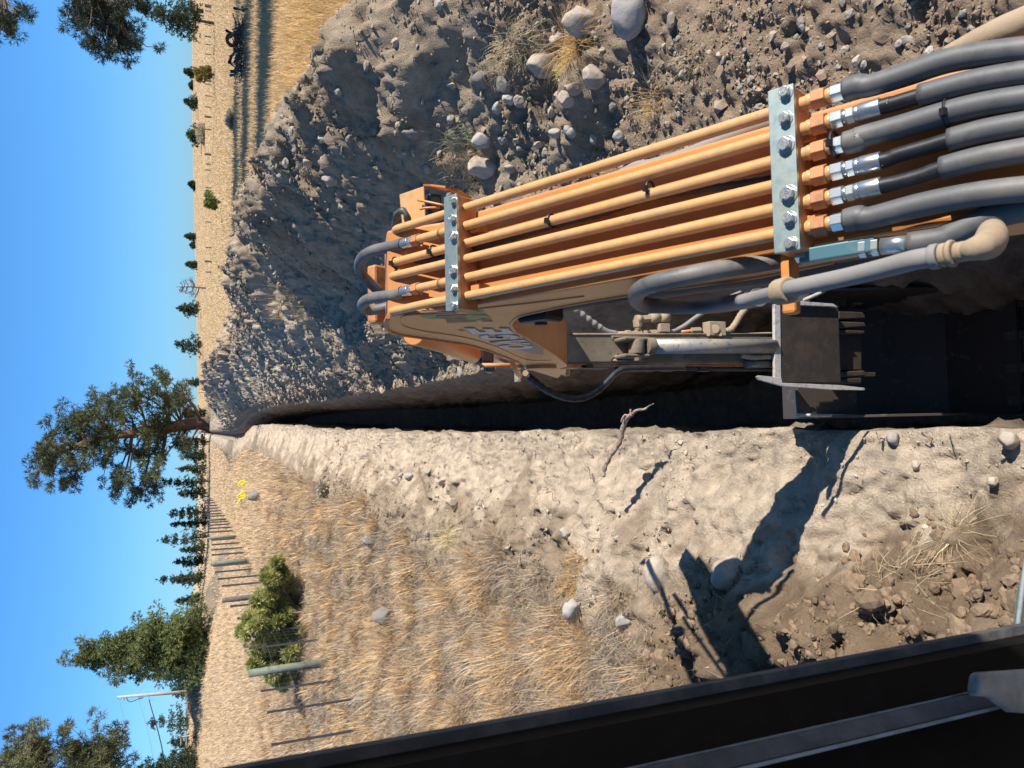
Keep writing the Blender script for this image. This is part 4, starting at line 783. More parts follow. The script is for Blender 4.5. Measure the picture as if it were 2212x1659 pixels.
# --- cab window frame: a vertical pillar at the left of the driver's view
def pillar(l, m, name, z0=-.2, z1=3.4, parent=None, bev=.0):
    """l: plan polygon (x,y) extruded upward, slightly bowed"""
    n = len(l); Z = np.linspace(z0, z1, 40); V = [(x-.006*math.sin((z-1.4)*1.5), y, z) for z in Z for x, y in l]
    F_ = [(i*n+k, i*n+(k+1) % n, (i+1)*n+(k+1) % n, (i+1)*n+k) for i in range(39) for k in range(n)]
    return part(MB().add(V, F_), name, m, parent)
def pp(dy, y, dxref=1474):   # plan point seen at photo height dy for photo column dxref
    p = ay(dxref, dy, y); return (p[0], p[1])
frame = pillar([pp(1489, .60), pp(1520, .56), pp(1900, .50), pp(1900, .64), pp(1489, .64)], 'frame', 'window_frame')
pillar([pp(1467, .605), pp(1474, .59), pp(1500, .588), pp(1506, .60), pp(1506, .63), pp(1470, .63)], 'seal', 'rubber_seal', parent=frame)
pillar([pp(1507, .59), pp(1508, .58), pp(1512, .58), pp(1513, .60)], 'edge2', 'seal_lip', parent=frame)
pillar([pp(1520, .575), pp(1521, .565), pp(1525.5, .56), pp(1526.5, .58)], 'edge2', 'seal_lip', parent=frame)
pillar([pp(1615, .50), pp(1616, .49), pp(1620, .49), pp(1621, .52)], 'edge2', 'frame_rib', parent=frame)
pillar([pp(1618, .505), pp(1621, .487), pp(1665, .475), pp(1668, .50)], 'seal', 'frame_rib', parent=frame)
pillar([pp(1667, .48), pp(1669, .468), pp(1677, .466), pp(1679, .49)], 'edge', 'frame_rib', parent=frame)
part(MB().box((.15, -.15, 3.18), 1.15, 1.75, .06), 'window_shade_panel', 'frame', EX, .01); part(MB().box((.71, -.15, 2.92), .03, 1.7, .46), 'window_shade_panel', 'frame', EX, .01)  # roof slab and side panel out of view, added to shade the pillar
# latch and lower glass
lt = [ay(a, b, .452) for a, b in [(2112, 1502), (2118, 1452), (2290, 1440), (2290, 1545), (2195, 1538), (2150, 1505)]]
v = lt+[p+np.array([-.004, .012, 0]) for p in lt]; part(MB().add(v, [tuple(range(6)), tuple(range(11, 5, -1))]+[(i, i+6, (i+1) % 6+6, (i+1) % 6) for i in range(6)]), 'window_latch', 'cream', EX, .004, 3)
gp = [ay(a, b, .62) for a, b in [(2210, 1260), (2192, 1425), (2188, 1455), (2330, 1455), (2330, 1260)]]
v = gp+[p+np.array([0, .006, 0]) for p in gp]; part(MB().add(v, [tuple(range(5)), tuple(range(9, 4, -1))]+[(i, i+5, (i+1) % 5+5, (i+1) % 5) for i in range(5)]), 'window_glass', 'glass', EX)
part(MB().tube([ay(a, b, .61) for a, b in [(2222, 1180), (2210, 1260), (2199, 1350), (2191, 1430), (2187, 1458)]], .0028, 8, 3), 'glass_edge', 'edge', EX)

# the working end is modelled above at arm's length; bring it to its true size about the driver's eye height
def _desc(o):
    for c in o.children: yield c; yield from _desc(c)
CABP = ('window_', 'rubber_seal', 'seal_lip', 'frame_rib', 'glass_edge')
for o_ in list(EX.children):
    if o_.name.startswith(CABP): continue
    for q in [o_]+list(_desc(o_)):
        if q.type == 'MESH':
            me = q.data; a_ = np.empty(len(me.vertices)*3, np.float32); me.vertices.foreach_get('co', a_); a_ = a_.reshape(-1, 3)
            a_ = (EYE+(a_-EYE)*KS).astype(np.float32); me.vertices.foreach_set('co', a_.ravel()); me.update()
            for m_ in q.modifiers:
                if m_.type == 'BEVEL': m_.width *= KS
                if m_.type == 'SOLIDIFY': m_.thickness *= KS
# ================================================================== TREES
def needle_mass(name, centres, radii, per, L_, W_, C1, C2, parent, m='needle', down=0.0, seed=1, tuftn=6):
    """many short needle sprays: each spray = tuftn thin blades radiating from a point"""
    r = np.random.default_rng(seed); n = int(sum(per)); idx = np.repeat(np.arange(len(centres)), per); c = np.array(centres)[idx]; R_ = np.array(radii)[idx]
    d = r.normal(size=(n, 3)); d /= np.linalg.norm(d, axis=1)[:, None]; rad = r.uniform(.25, 1, n)**.55
    if R_.ndim == 1: R_ = R_[:, None]
    P = c+d*rad[:, None]*R_
    nb = tuftn; P = np.repeat(P, nb, 0); dd = np.repeat(d, nb, 0)*.8+r.normal(size=(n*nb, 3))*.75+np.array([0, 0, .25-down]); dd /= np.linalg.norm(dd, axis=1)[:, None]
    s_ = np.cross(dd, r.normal(size=dd.shape)); s_ /= np.linalg.norm(s_, axis=1)[:, None]; l = L_*r.uniform(.6, 1.2, (len(P), 1)); w_ = W_*r.uniform(.7, 1.2, (len(P), 1))
    V = np.stack([P-s_*w_*.5, P+s_*w_*.5, P+dd*l*.6+s_*w_*.6, P+dd*l, P+dd*l*.6-s_*w_*.6], 1).reshape(-1, 3)
    b = np.arange(len(P))[:, None]*5; F3 = np.concatenate([b+np.array([[0, 1, 2]]), b+np.array([[0, 2, 4]]), b+np.array([[4, 2, 3]])], 0)
    t = np.repeat(r.uniform(0, 1, (len(centres), 1))[idx], nb, 0)*.6+.4*r.uniform(0, 1, (len(P), 1)); col = np.array(C1)*(1-t)+np.array(C2)*t
    return npmesh(name, V, F3, M[m], np.repeat(col, 5, 0), parent, smooth=False)
GD = (.03, .047, .024); GL_ = (.10, .12, .05); GB = (.03, .05, .04)
def locparent(mb, name, m, root): o = mb.build(name, M[m]); adopt(o, root); return o
def conifer(P, H, R_, label, group=None, clear=.12, seed=1, C1=GD, C2=GL_, dens=1.0, shape=.9, droop=.1, name='pine_tree', lean=0, ponder=False, top=.2):
    r = np.random.default_rng(seed); P = np.array(P, float); root = empty(name, P, label, 'tree', group)
    d = max((P-EYE)@cF, 5); px_ = d/769.0                          # metres per rendered pixel
    ts = np.linspace(0, 1, 7); ctr = lambda t: P+np.array([lean*t*H, 0, t*H])+np.array([math.sin(t*3+seed)*.015*H, 0, 0])*t
    tr = MB().tube([ctr(t)-np.array([0, 0, .15]) for t in ts], [H*.024+.03, H*.02, H*.016, H*.012, H*.008, H*.005, .01], 8)
    nwh = int(max(5, min(16, H/px_/9))); cen = []; rad = []
    for k in range(nwh):
        t = clear+(1-clear)*(k+.3)/nwh; rr = R_*(1-((t-clear)/(1-clear))**1.3*(1-top*.3))**shape*(.55+.45*min(1, (t-clear)*6+.4))
        for j in range(int(5+2*(rr > R_*.5))):
            a = 2*math.pi*(j/6+r.uniform(0, .25))+k; q = rr*r.uniform(.45, 1.15)*(.8 if px_ > .12 else .95); e = ctr(t)+np.array([q*math.cos(a), q*math.sin(a), q*(.12-droop)+r.normal()*.03*H])
            s0_ = ctr(t); tr.tube([s0_, s0_*.5+e*.5+np.array([0, 0, -.04*q]), e], [H*.006+.008, H*.003+.004, .006], 4, 0, False)
            for f_ in (.35, .65, .95): cen.append(s0_*(1-f_)+e*f_+r.normal(size=3)*.03*H); rad.append([.30*rr*(.5+.5*f_)+.018*H]*2+[.028*H+.10*rr])
    cen.append(ctr(1)); rad.append([.02*H, .02*H, .05*H])
    locparent(tr, 'trunk', 'bark', root)
    per = [max(4, int(dens*(rd[0]*rd[2]/(px_*px_))*.7)) for rd in rad]; per = [min(p_, 90) for p_ in per]
    L_ = max(.22, px_*2.1); fo = needle_mass('crown', cen, rad, per, L_, max(.03, px_*.5), C1, C2, None, seed=seed); adopt(fo, root); return root
def far_at(dx, dy, y):   # ground point at distance y seen in column dy
    r = ray(dx, dy); k = y/r[1]; x = r[0]*k; return np.array([x, y, gz(x, y)[0]])
def tree_px(base, topx, wpx, y, label, **k):
    P = far_at(base[0], base[1], y); top_ = ay(topx, base[1], y)[2]; d = (P-EYE)@cF; H = top_-P[2]
    return conifer(P, H, wpx/FP*d/2, label, **k)
# leaning ponderosa in the middle
YP = 170.; KP = YP/78.; Pb = far_at(432, 925, YP); pine = empty('pine_tree', Pb, 'tall leaning pine with red brown trunk standing past the trench end', 'tree')
def c4(x, y, dy_=0): return ay(x/3., 553+y/3., YP+dy_)
tk = [Pb-np.array([0, 0, .8])]+[c4(*q) for q in [(1300, 1085), (1180, 1098), (1080, 1112), (950, 1122), (860, 1150), (760, 1160), (660, 1175), (560, 1205), (470, 1245), (400, 1275), (320, 1330), (250, 1395)]]
tm = MB().tube(tk, [KP*q for q in [.62, .6, .54, .5, .45, .4, .36, .3, .25, .2, .15, .1, .05]], 12, 3)
PB = [(340, 1150), (300, 1230), (240, 1400), (330, 1400), (430, 1490), (420, 1100), (500, 1050), (450, 1290), (540, 1200), (620, 1260), (700, 1000), (640, 1060), (720, 1130), (700, 1250), (680, 1350), (760, 950), (840, 880), (870, 980), (760, 1420), (770, 1520), (870, 1560), (860, 860), (930, 900), (1000, 860), (1050, 800), (970, 1000), (1080, 900), (1150, 870), (1200, 900), (1150, 960), (950, 1150), (1000, 1200), (1060, 1160), (980, 1290), (1040, 1330), (900, 1300), (970, 1420), (1000, 1530), (950, 1470), (1150, 1190), (1200, 1240), (1200, 1040), (620, 950), (660, 1180), (560, 1100), (500, 1150), (390, 1200), (360, 1300), (270, 1330), (480, 1420), (600, 1180), (800, 1050), (820, 1240), (1090, 990), (1010, 1120), (740, 1060), (460, 1040), (580, 1320), (840, 1440), (1100, 1060)]
rr = np.random.default_rng(21); cen, rad = [], []; cc2 = []
for k, (a, b) in enumerate(PB):
    e = c4(a, b, KP*rr.uniform(-3.4, 3.4)); ti = min(range(len(tk)), key=lambda i: abs((tk[i][2]+.12*abs(e[0]-tk[i][0]))-(e[2]-1.0*KP))); s0_ = tk[ti]
    mid = s0_*.5+e*.5+KP*np.array([0, 0, .35*rr.normal()-.3]); tm.tube([s0_, mid, e], [.13*KP, .09*KP, .04*KP], 5, 4, False)
    for j in range(7): q = e+KP*rr.normal(size=3)*np.array([.7, .8, .4]); cen.append(q); rad.append([KP*.55*rr.uniform(.6, 1.1), KP*.6, KP*.38*rr.uniform(.6, 1.2)]); tm.tube([e*.7+mid*.3, q], [.05*KP, .02*KP], 3, 0, False)
locparent(tm, 'trunk', 'bark', pine)
adopt(needle_mass('crown', cen, rad, [20]*len(cen), .40*KP, .04*KP, (.045, .06, .03), (.13, .14, .055), None, seed=4), pine)
tree_px((431, 1392), 150, 205, 58, 'broad bushy green pine left of the big pine, branches down to the grass', seed=31, clear=.02, dens=1.5, shape=.95, C1=(.06, .085, .03), C2=(.22, .25, .09))
tree_px((430, 45), 306, 120, 125, 'conical pine with bare red lower trunk at the right edge of the field', seed=32, clear=.25, dens=1.0, C1=GD, C2=(.09, .11, .06))
for k, (b, t, wd, yy, lb) in enumerate([
 ((417, 157), 398, 30, 300, 'scrubby sparse pine on the horizon beside the conical pine'),
 ((424, 185), 410, 20, 320, 'smallest faint tree on the horizon near the right edge'),
 ((428, 222), 398, 46, 260, 'two crowned dark pine behind the yellow bush'),
 ((436, 295), 404, 70, 230, 'wide low green pine standing alone on the right field'),
 ((432, 400), 408, 26, 300, 'tiny reddish green tree on the skyline'),
 ((428, 530), 412, 20, 330, 'faint low tree on the skyline left of the reddish one'),
 ((428, 572), 402, 26, 300, 'small pine on the skyline right of the field post'),
 ((428, 745), 378, 62, 240, 'open crowned pine on the skyline right of the leaning pine'),
 ((428, 512), 400, 24, 310, 'lopsided little pine near the middle of the skyline'),
 ((432, 668), 383, 48, 260, 'dense little pine left of the bare dead tree'),
 ((428, 826), 408, 24, 300, 'low shrubby pine close right of the leaning pine'),
 ((430, 893), 396, 40, 190, 'dark green tree partly behind the leaning trunk'),
 ((430, 955), 372, 56, 170, 'shaded broad tree just left of the leaning trunk'),
 ((428, 985), 398, 40, 200, 'low dark tree filling under the leaning pine crown'),
 ((424, 1012), 385, 44, 190, 'dark ragged tree at the start of the fence line'),
 ((420, 1040), 356, 50, 180, 'tall dark spruce above the far fence posts'),
 ((418, 1066), 385, 46, 190, 'rounded dark tree between two spires'),
 ((418, 1108), 366, 60, 170, 'twin topped tree above the grey dirt berm'),
 ((416, 1130), 372, 36, 175, 'feathery pale tree above the grey dirt berm'),
 ((416, 1162), 345, 52, 160, 'sharp spired dark fir over the dirt berm'),
 ((412, 1186), 390, 26, 190, 'short fir right of the spired fir base'),
 ((412, 1212), 376, 44, 180, 'pointed medium fir beyond the treated post'),
 ((412, 1248), 342, 44, 165, 'thin spire of a fir with scruffy top'),
 ((411, 1252), 378, 40, 190, 'darker fir tucked behind the scruffy spire'),
 ((409, 1296), 380, 36, 180, 'small squat fir by the bushy green pine'),
 ((406, 1490), 370, 60, 90, 'dark pine half hidden behind the utility pole'),
 ((404, 1550), 320, 84, 85, 'dark rounded juniper left of the utility pole'),
 ((403, 1600), 366, 50, 120, 'small tree behind the rail fence on the left'),
 ((404, 1648), 285, 130, 60, 'large green pine cut by the left edge of the field')]):
    tree_px(b, t, wd, yy, lb, seed=40+k, clear=.03 if k > 24 else .1, dens=.9, shape=.8 if k % 2 else 1.05, C1=GD if k != 27 else (.03, .04, .022), C2=[GL_, (.07, .095, .05), (.12, .14, .07)][k % 3], name='pine_tree')
# bare dead tree
Pd = far_at(430, 622, 200); dt = empty('dead_tree', Pd, 'leafless dead tree on the skyline above the heap crest', 'tree'); b = MB(); Hd = ay(380, 622, 200)[2]-Pd[2]
b.tube([Pd, Pd+np.array([.2, 0, Hd*.5]), Pd+np.array([0, 0, Hd])], [.22, .15, .05], 6); rr = np.random.default_rng(8)
tips = MB()
for k in range(22):
    t = rr.uniform(.2, .92); p0 = Pd+np.array([.1, 0, Hd*t]); sx = rr.choice([-1, 1]); L_ = Hd*(.42*(1-t)+.14); e = p0+np.array([sx*L_*rr.uniform(.6, 1), rr.uniform(-.3, .3)*L_, L_*rr.uniform(.1, .45)])
    tips.tube([p0, p0*.5+e*.5+np.array([0, 0, -.08*L_]), e], [.10, .07, .04], 4, 0, False)
    for j in range(3): q = p0*.4+e*.6; tips.tube([q, q+rr.normal(size=3)*np.array([.2, .2, .18])*L_+np.array([sx*.15*L_, 0, .15*L_])], [.06, .03], 3, 0, False)
adopt(b.build('trunk', M['barkg']), dt); adopt(tips.build('branches', M['barkg']), dt)
# near pines at the frame edges: real trees whose boughs reach into view
def bough_tree(root_at, H, blobs, yb, label, seed, toptrunk=None, C1=(.02, .03, .022), C2=(.055, .07, .035), spread=.45, per=42, blobr=.36, L_=.2, W_=.012, extra=()):
    P = np.array([root_at[0], root_at[1], gz(root_at[0], root_at[1])[0]]); rt_ = empty('pine_tree', P, label, 'tree'); r = np.random.default_rng(seed)
    b = MB().tube([P-np.array([0, 0, .3]), P+np.array([.2, 0, H*.5]), P+np.array([0, .1, H])], [H*.022, H*.016, .06], 12, 4)
    cen, rad = [], []
    for (x_, y_) in blobs:
        e = ay(x_, y_, yb+r.uniform(-1.2, 1.2)); ax0 = P+np.array([0, 0, min(H*.97, max(H*.15, e[2]-P[2]+.12*abs(e[0]-P[0])))])
        m1 = ax0*.55+e*.45+np.array([0, 0, .3]); b.tube([ax0, m1, e], [.10, .06, .022], 6, 4, False)
        for j in range(6): q = e+r.normal(size=3)*spread; b.tube([e+(m1-e)*r.uniform(.05, .25), e*.4+q*.6, q], [.022, .016, .009], 4, 0, False); cen.append(q); rad.append(blobr*r.uniform(.35, .85))
    for (zf, rf, n_) in extra:
        for j in range(n_): a = r.uniform(0, 6.28); q = P+np.array([rf*math.cos(a)*r.uniform(.4, 1), rf*math.sin(a)*r.uniform(.4, 1), H*zf+r.normal()*.5]); b.tube([P+np.array([0, 0, H*zf]), q], [.08, .03], 4, 0, False); cen.append(q); rad.append(.9)
    adopt(b.build('trunk', M['barkg']), rt_); adopt(needle_mass('crown', cen, rad, [per]*len(cen), L_, W_, C1, C2, None, seed=seed, tuftn=9), rt_); return rt_
c1_ = [(480, 40), (520, 100), (580, 150), (640, 60), (700, 100), (640, 200), (720, 230), (760, 150), (800, 330), (760, 300), (830, 20), (905, 20), (690, 330), (560, 20), (720, 30), (600, 90), (680, 160), (760, 230), (540, 60), (40, 60), (30, 130), (40, 215), (60, 150), (10, 100), (660, 10), (780, 80), (820, 300)]
ex = [(.35, 3, 10), (.5, 4, 16), (.62, 4, 16), (.74, 3.4, 14), (.85, 2.6, 12), (.94, 1.5, 8)]
bough_tree((22.5, 30.5), 21, [(a/3., b_/3.) for a, b_ in c1_], 28, 'dark overhanging pine boughs at the top right corner of the view', 61, per=18, blobr=.27, spread=.34, L_=.19, W_=.013, extra=ex)
lb1 = [(100, 1600), (150, 1560), (200, 1500), (250, 1540), (300, 1560), (120, 1650), (200, 1600), (300, 1640), (400, 1640), (250, 1610), (170, 1450), (60, 1700)]
lb2 = [(600, 1500), (560, 1550), (520, 1600), (700, 1520), (720, 1560), (650, 1620), (740, 1640), (500, 1650), (600, 1590), (560, 1640), (590, 1700)]
bough_tree((-31.5, 46), 20, [(a/3., 1106+b_/3.) for a, b_ in lb1+lb2], 46, 'sunlit long needled pine crowns at the upper left corner', 62, C1=(.06, .07, .03), C2=(.2, .2, .09), per=22, blobr=.55, spread=.6, L_=.30, W_=.022, extra=[(.5, 3, 8), (.7, 3, 8)])
for k, (x_, y_, H) in enumerate([(31, 25, 19), (36.5, 36, 25), (40, 47, 31)]):
    bough_tree((x_, y_), H, [], 30, ['pine outside the right of the view shading the golden field', 'second pine outside the right of the view shading the far field', 'farthest and tallest pine outside the right of the view'][k], 70+k, per=24, L_=.6, W_=.12, extra=[(z, q*1.15, n2+8) for z, q, n2 in ex])
# ================================================================== BUSH BY THE FENCE, SHRUBS
def bush(blobs, yb, label, C1, C2, seed, per, L_, W_, name='bush', br=.3, m='leaf', cat='bush', dep=.5, stem='barkg'):
    blobs = list(blobs)+[(a+random.uniform(-1, 1)*q*1.3, b_+random.uniform(-1, 1)*q*1.3, q*.4) for a, b_, q in blobs for _ in range(2)]; pts = [ay(a, b_, yb+random.uniform(-dep, dep)) for a, b_, _ in blobs]; bx = float(np.mean([p[0] for p in pts])); P = np.array([bx, yb, gz(bx, yb)[0]])
    rt_ = empty(name, P, label, cat); b = MB(); d = (P-EYE)@cF
    for p, (_, _, q) in zip(pts, blobs): b.tube([P, P*.4+p*.6+np.array([0, 0, .1]), p], [.035, .022, .008], 5, 3, False)
    adopt(b.build('stems', M[stem]), rt_)
    adopt(needle_mass('leaves', pts, [[q/FP*d*.85]*3 for _, _, q in blobs], [per]*len(pts), L_, W_, C1, C2, None, m, seed=seed, tuftn=5), rt_)
bl = [(600, 1222, 8), (608, 1240, 14), (590, 1250, 12), (625, 1262, 20), (598, 1275, 24), (570, 1290, 20), (640, 1290, 22), (610, 1305, 26), (580, 1315, 22), (545, 1335, 16), (525, 1365, 10), (560, 1350, 18), (590, 1350, 24), (625, 1345, 26), (650, 1330, 20), (655, 1300, 14), (620, 1380, 22), (585, 1390, 22), (560, 1400, 16), (600, 1420, 20), (630, 1410, 18), (590, 1450, 14), (610, 1470, 12), (575, 1360, 20), (640, 1372, 16), (555, 1440, 10)]
bush(bl, 20.5, 'leaning bright olive green bush growing through the wire fence', (.18, .20, .05), (.60, .57, .22), 5, 150, .17, .022, name='bush', dep=.7)
bush([(438, 165, 12), (440, 152, 9), (432, 160, 9)], 120, 'yellow turning bush on the far right field', (.2, .17, .05), (.36, .27, .09), 6, 60, .45, .12)
bush([(452, 425, 9), (456, 437, 8), (450, 440, 7)], 90, 'low green shrub in the tan field near the skyline', (.16, .2, .06), (.3, .33, .12), 7, 50, .4, .1)
for k, (a, b_, y_, lb) in enumerate([(640, 215, 13.2, 'pale sage brush against the heap crest'), (505, 255, 60, 'grey sage clump beyond the burnt branches'), (545, 1325, 40, 'grey sage between fence and skyline'), (540, 1385, 30, 'brown grey sage just beyond the treated post'), (700, 1060, 17, 'soft grey brush near the bank edge'), (443, 288, 110, 'faint sage at the foot of the wide low pine')]):
    P = ground_hit(a, b_); q = 3.2; bush([(a-1, b_, q), (a-1, b_+7, q*.7), (a-1, b_-6, q*.8), (a, b_+12, q*.5)], max(8, P[1]), lb, (.42, .36, .25), (.60, .52, .38), 90+k, 40, .009*P[1], .0018*P[1], name='sagebrush', cat='sagebrush')
# ================================================================== FENCES
fz = lambda x, y: float(gz(x, y)[0])
fence = empty('wire_fence', (-4.87, 16.6, fz(-4.87, 16.6)), 'wire mesh fence of round posts and thin metal stakes running off to the left', 'fence')
nF = np.array([1, .055, 0])
def onfence(dx, dy): r = ray(dx, dy); base = np.array([-4.87, 20, 0]); k = ((base-EYE)@nF)/(r@nF); return EYE+r*k
def fp(m, name, mt, bev=0): o = m.build(name, M[mt]); adopt(o, fence); return o
tops = []
for (dx, dy, r_, mt) in [(537, 1455, .085, 'post'), (480, 1297, .085, 'postd'), (455, 1218, .10, 'post'), (447, 1163, .09, 'post'), (445, 1124, .09, 'postd'), (438, 1078, .09, 'post'), (434, 1052, .1, 'postd')]:
    p = onfence(dx, dy) if dy < 1400 else ay(dx, dy, 16.6); zb = fz(p[0], p[1]); 
    if p[2]-zb > 2.1: zb = p[2]-1.9
    fp(MB().tube([(p[0], p[1], zb-.2), (p[0]+.01, p[1], (zb+p[2])/2), tuple(p)], [r_, r_*.97, r_*.9], 14), 'fence_post', mt); tops.append((p, zb))
for (dx, dy) in [(622, 1655), (586, 1609), (577, 1539), (563, 1493), (538, 1401), (530, 1369), (512, 1336), (497, 1310), (479, 1266), (470, 1251), (464, 1236), (460, 1223), (457, 1199), (457, 1188), (457, 1177), (456, 1167), (450, 1150), (449, 1142), (448, 1135), (447, 1129), (446, 1116), (445, 1111), (443, 1105), (442, 1099), (441, 1093), (440, 1087), (439, 1082), (438, 1073), (436, 1067), (435, 1061), (434, 1056), (433, 1047), (433, 1041), (432, 1035), (432, 1029), (431, 1023), (431, 1017), (430, 1011)]:
    p = onfence(dx, dy) if dy < 1390 else ay(dx, dy, {1655: 12.2, 1609: 12.8, 1539: 13.9, 1493: 15.4, 1401: 18.3}[dy]); p[2] = min(p[2], fz(p[0], p[1])+1.75); zb = fz(p[0], p[1])
    fp(MB().tube([(p[0], p[1], zb-.1), tuple(p)], .018+.0008*p[1], 4), 'metal_stake', 'stake'); tops.append((p, zb))
tops.sort(key=lambda q: q[0][1]); wm = MB(); tt = [t_ for t_ in tops if t_[0][1] < 60]
for h in (.12, .35, .6, .85, 1.1, 1.32):
    wm.tube([(p[0]+.03, p[1], zb+h) for p, zb in tt], .0022, 4, 0, False)
for (p, zb), (q, zc) in zip(tt[:-1], tt[1:]):
    L_ = np.linalg.norm(np.array(p)-np.array(q)); n = min(12, int(L_/.3)) if p[1] < 32 else 0
    for k in range(n): t = (k+.5)/n; x_, y_, z_ = p[0]*(1-t)+q[0]*t+.03, p[1]*(1-t)+q[1]*t, zb*(1-t)+zc*t; wm.tube([(x_, y_, z_+.12), (x_, y_, z_+1.32)], .0012, 3, 0, False)
fp(wm, 'wire_mesh', 'wire')
ff = empty('field_fence', (60, 150, 0), 'distant line of posts crossing the tan field on the right', 'fence')
for k, (dy, tp_, r_) in enumerate([(14, 444, .5), (25, 446, .12), (47, 445, .12), (55, 444, .12), (80, 442, .2), (97, 442, .12), (118, 440, .12), (143, 438, .12), (175, 436, .28), (183, 436, .12), (208, 434, .12), (232, 432, .12), (253, 430, .3), (280, 430, .16), (334, 431, .32), (355, 429, .14), (368, 431, .12), (406, 428, .12), (432, 428, .14), (480, 426, .12), (535, 427, .14), (565, 417, .3), (588, 424, .14)]):
    P = far_at(456, dy, 150); d = (P-EYE)@cF
    adopt(MB().tube([P-np.array([0, 0, .2]), P+np.array([0, 0, 1.25 if r_ > .15 else 1.15])], r_*.55+.03, 5).build('fence_post', M['postd']), ff)
rl = empty('rail_fence', far_at(404, 1600, 95), 'low wooden rail fence at the far left below the junipers', 'fence')
pa, pb = far_at(404, 1565, 95), far_at(404, 1640, 95)
for t in np.linspace(0, 1, 4): q = pa*(1-t)+pb*t; q[2] = fz(q[0], q[1]); adopt(MB().tube([q, q+np.array([0, 0, 1.5])], .09, 6).build('fence_post', M['pole']), rl)
for h in (.7, 1.25): adopt(MB().tube([pa+np.array([0, 0, h]), pb+np.array([0, 0, h])], .06, 5).build('fence_rail', M['pole']), rl)
# utility pole
YU = 88.; Pu = far_at(406, 1495, YU); T_ = ay(253, 1506, YU); up_ = empty('utility_pole', Pu, 'pale wooden utility pole with thin wires left of the bushy pine', 'utility pole')
adopt(MB().tube([Pu-np.array([0, 0, .3]), T_], [.19, .12], 12).build('pole', M['pole']), up_)
for k, (dx, dy) in enumerate([(255, 1512), (268, 1514), (300, 1508), (322, 1511)]):
    p = ay(dx, dy, YU); adopt(MB().tube([ay(dx, 1505, YU), p, p+np.array([0, 0, -.35])], .045, 6).build('insulator', M['pole']), up_)
adopt(MB().tube([ay(272, 1506, YU), ay(280, 1516, YU-.2), ay(297, 1511, YU), ay(310, 1507, YU)], .04, 6, 4).build('jumper_cable', M['rubber']), up_)
for k, (a, b_, r_) in enumerate([((258, 1514), (288, 1659), .012), ((300, 1510), (325, 1640), .012), ((322, 1512), (348, 1640), .05)]):
    p, q = ay(*a, YU), ay(*b_, YU-12); q = p+(q-p)*1.6; adopt(MB().tube([p, p*.5+q*.5-np.array([0, 0, .25]), q], r_, 4, 4).build('power_line', M['wire' if r_ < .03 else 'rubber']), up_)
p, q = ay(320, 1504, YU), ay(318, 1475, YU+14); adopt(MB().tube([ay(290, 1505, YU), q], .012, 4).build('power_line', M['wire']), up_)
# dirt thrown on the boom edge and a few clods caught along the trench lips
n = 1100; y = np.exp(rng.uniform(math.log(1.8), math.log(30), n)); x = XL(y)-np.abs(rng.normal(0, .09, n))-.005
scatter('lip_crumbs', x, y, np.exp(rng.normal(math.log(.0035), .5, n))*(.8+.08*y), np.array([(.47, .38, .29)])*rng.uniform(.7, 1.05, (n, 1)), 'crumbling soil along the left trench lip', 'crumbs')
n = 2500; y = np.exp(rng.uniform(math.log(1.8), math.log(30), n)); x = XR(y)+np.abs(rng.normal(0, .08, n))+.005
scatter('lip_crumbs', x, y, np.exp(rng.normal(math.log(.006), .5, n))*(.8+.10*y), np.array([(.36, .28, .20)])*rng.uniform(.7, 1.1, (n, 1)), 'crumbling soil along the right trench lip', 'crumbs')
# ================================================================== FIELD DEBRIS
def branchpile(lst, yb, name, label, m, r0=.05):
    P = ay(*lst[0][0], yb); rt_ = empty(name, (P[0], yb, fz(P[0], yb)), label, 'branch pile'); b = MB()
    for l in lst: pts = [ay(a, b_, yb+random.uniform(-.4, .4)) for a, b_ in l]; b.tube(pts, [r0*1.6]+[r0]*(len(pts)-2)+[r0*.4], 7, 4, False)
    adopt(b.build('branches', M[m]), rt_); return rt_
def z5(l): return [(351+a*.0992, b_*.0992) for a, b_ in l]
YD = 44.
logs = [z5([(1400, 670), (1480, 710), (1600, 740), (1700, 780)]), z5([(1650, 640), (1720, 560), (1850, 470)]), z5([(1480, 760), (1600, 700), (1700, 600), (1760, 540)]), z5([(1450, 820), (1550, 760), (1700, 740), (1850, 760)]), z5([(1600, 880), (1680, 720), (1800, 620), (1870, 520)]), z5([(1550, 930), (1700, 900), (1830, 850)]), z5([(1450, 1360), (1520, 1200), (1600, 1120), (1800, 1050)]), z5([(1470, 1350), (1500, 1400), (1560, 1450)]), z5([(1480, 1240), (1560, 1150), (1540, 1000)]), z5([(1620, 1420), (1620, 1250), (1700, 1150), (1850, 1120)]), z5([(1500, 1560), (1600, 1540), (1700, 1420)]), z5([(1480, 1640), (1580, 1620), (1700, 1520)]), z5([(1700, 1100), (1780, 1000), (1860, 1000)])]
dp = branchpile(logs, YD, 'branch_pile', 'dark burnt branch pile lying in the golden field at the right', 'dead', .055)
b = MB(); rr = np.random.default_rng(3)
for k in range(300):
    a, c = rr.uniform(1560, 1880), rr.uniform(480, 1650); p = ay(351+a*.0992, c*.0992, YD+rr.uniform(-.5, .5)); b.tube([p, p+rr.normal(size=3)*np.array([.3, .3, .14])], rr.uniform(.015, .035), 4, 0, False)
adopt(b.build('twigs', M['dead']), dp)
b = MB(); c0 = ay(351+1520*.0992, 870*.0992, YD-.3); b.tube([c0+np.array([.32*math.cos(t), 0, .27*math.sin(t)]) for t in np.linspace(0, 6.28, 18)], .10, 8, 0, False)
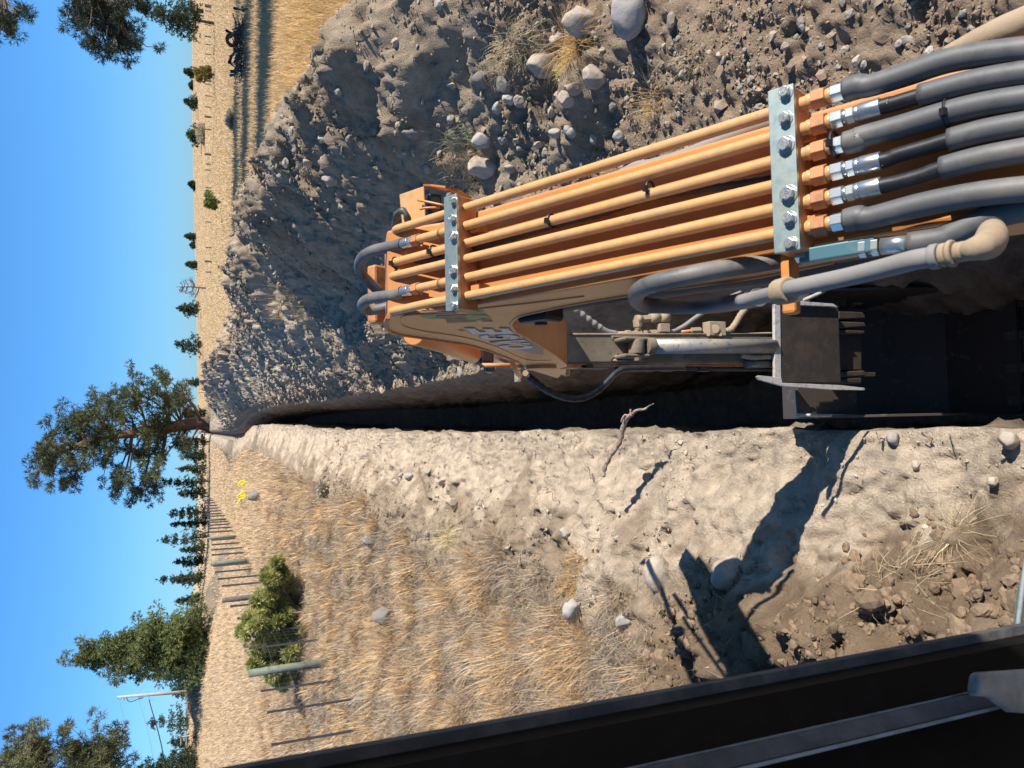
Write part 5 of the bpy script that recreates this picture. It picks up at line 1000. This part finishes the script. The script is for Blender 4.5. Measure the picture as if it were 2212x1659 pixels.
tag(b.build('stump_ring', M['rust']), 'rusty brown ring shaped stump part leaning in the dark branch pile', 'ring')  # round part of a dark stump, drawn as a ring
branchpile([z5([(1560, 180), (1650, 200), (1740, 220), (1830, 240)]), z5([(1740, 160), (1780, 200), (1880, 180)]), z5([(1750, 230), (1830, 160)])], 42., 'dead_snag', 'short grey snag sticking up right of the branch pile', 'dead', .05)
# yellow ties on the grass
def zz(l): return [(460.8+a*.0744, 1009.3+b_*.0744) for a, b_ in l]
def ribbon(lst, r_, label, yb):
    c0 = ay(*zz([lst[0][0]])[0], yb); g = fz(c0[0], yb); b = MB()
    for l in lst: b.tube([ay(a, b_, yb) for a, b_ in zz(l)], r_, 6, 4)
    return b
YY = 33.
for k, (lst, lb) in enumerate([([[(620, 430), (700, 460), (730, 500), (800, 520), (890, 490)], [(730, 500), (750, 460), (790, 410), (900, 405), (1000, 440), (900, 450), (800, 430)], [(770, 480), (860, 470), (960, 430)], [(790, 550), (850, 565)], [(800, 440), (840, 500), (880, 440), (930, 420)]], 'yellow plastic tie with a pointed tail lying upright in the grass, right one'), ([[(690, 820), (730, 920), (790, 920), (900, 880), (940, 810), (880, 710), (770, 780), (690, 830)], [(780, 780), (880, 840), (920, 800)], [(760, 860), (880, 880), (930, 840)], [(775, 955), (735, 1000), (690, 1075)], [(830, 760), (900, 780)], [(770, 830), (920, 815)]], 'crumpled yellow plastic tie with broken strip below, left one')]):
    b = ribbon(lst, .022 if k == 0 else .026, lb, YY); b2 = b.build('yellow_tie', M['yellow']); tag(b2, lb, 'plastic tie', None)
b = MB(); q0 = ay(725, 1440, 15.5)
br_ = empty('fallen_twigs', (q0[0], 15.5, fz(q0[0], 15.5)), 'pale fallen twigs caught at the foot of the treated post', 'twigs'); rr = np.random.default_rng(9)
for k in range(14): p = ay(735+rr.uniform(-8, 12), 1455+rr.uniform(-20, 25), 15.2); b.tube(wig(p, p+rr.normal(size=3)*np.array([.25, .2, .2]), 4, .02, rr), [.012, .008, .004], 4, 2, False)
adopt(b.build('twigs', M['barkg']), br_)
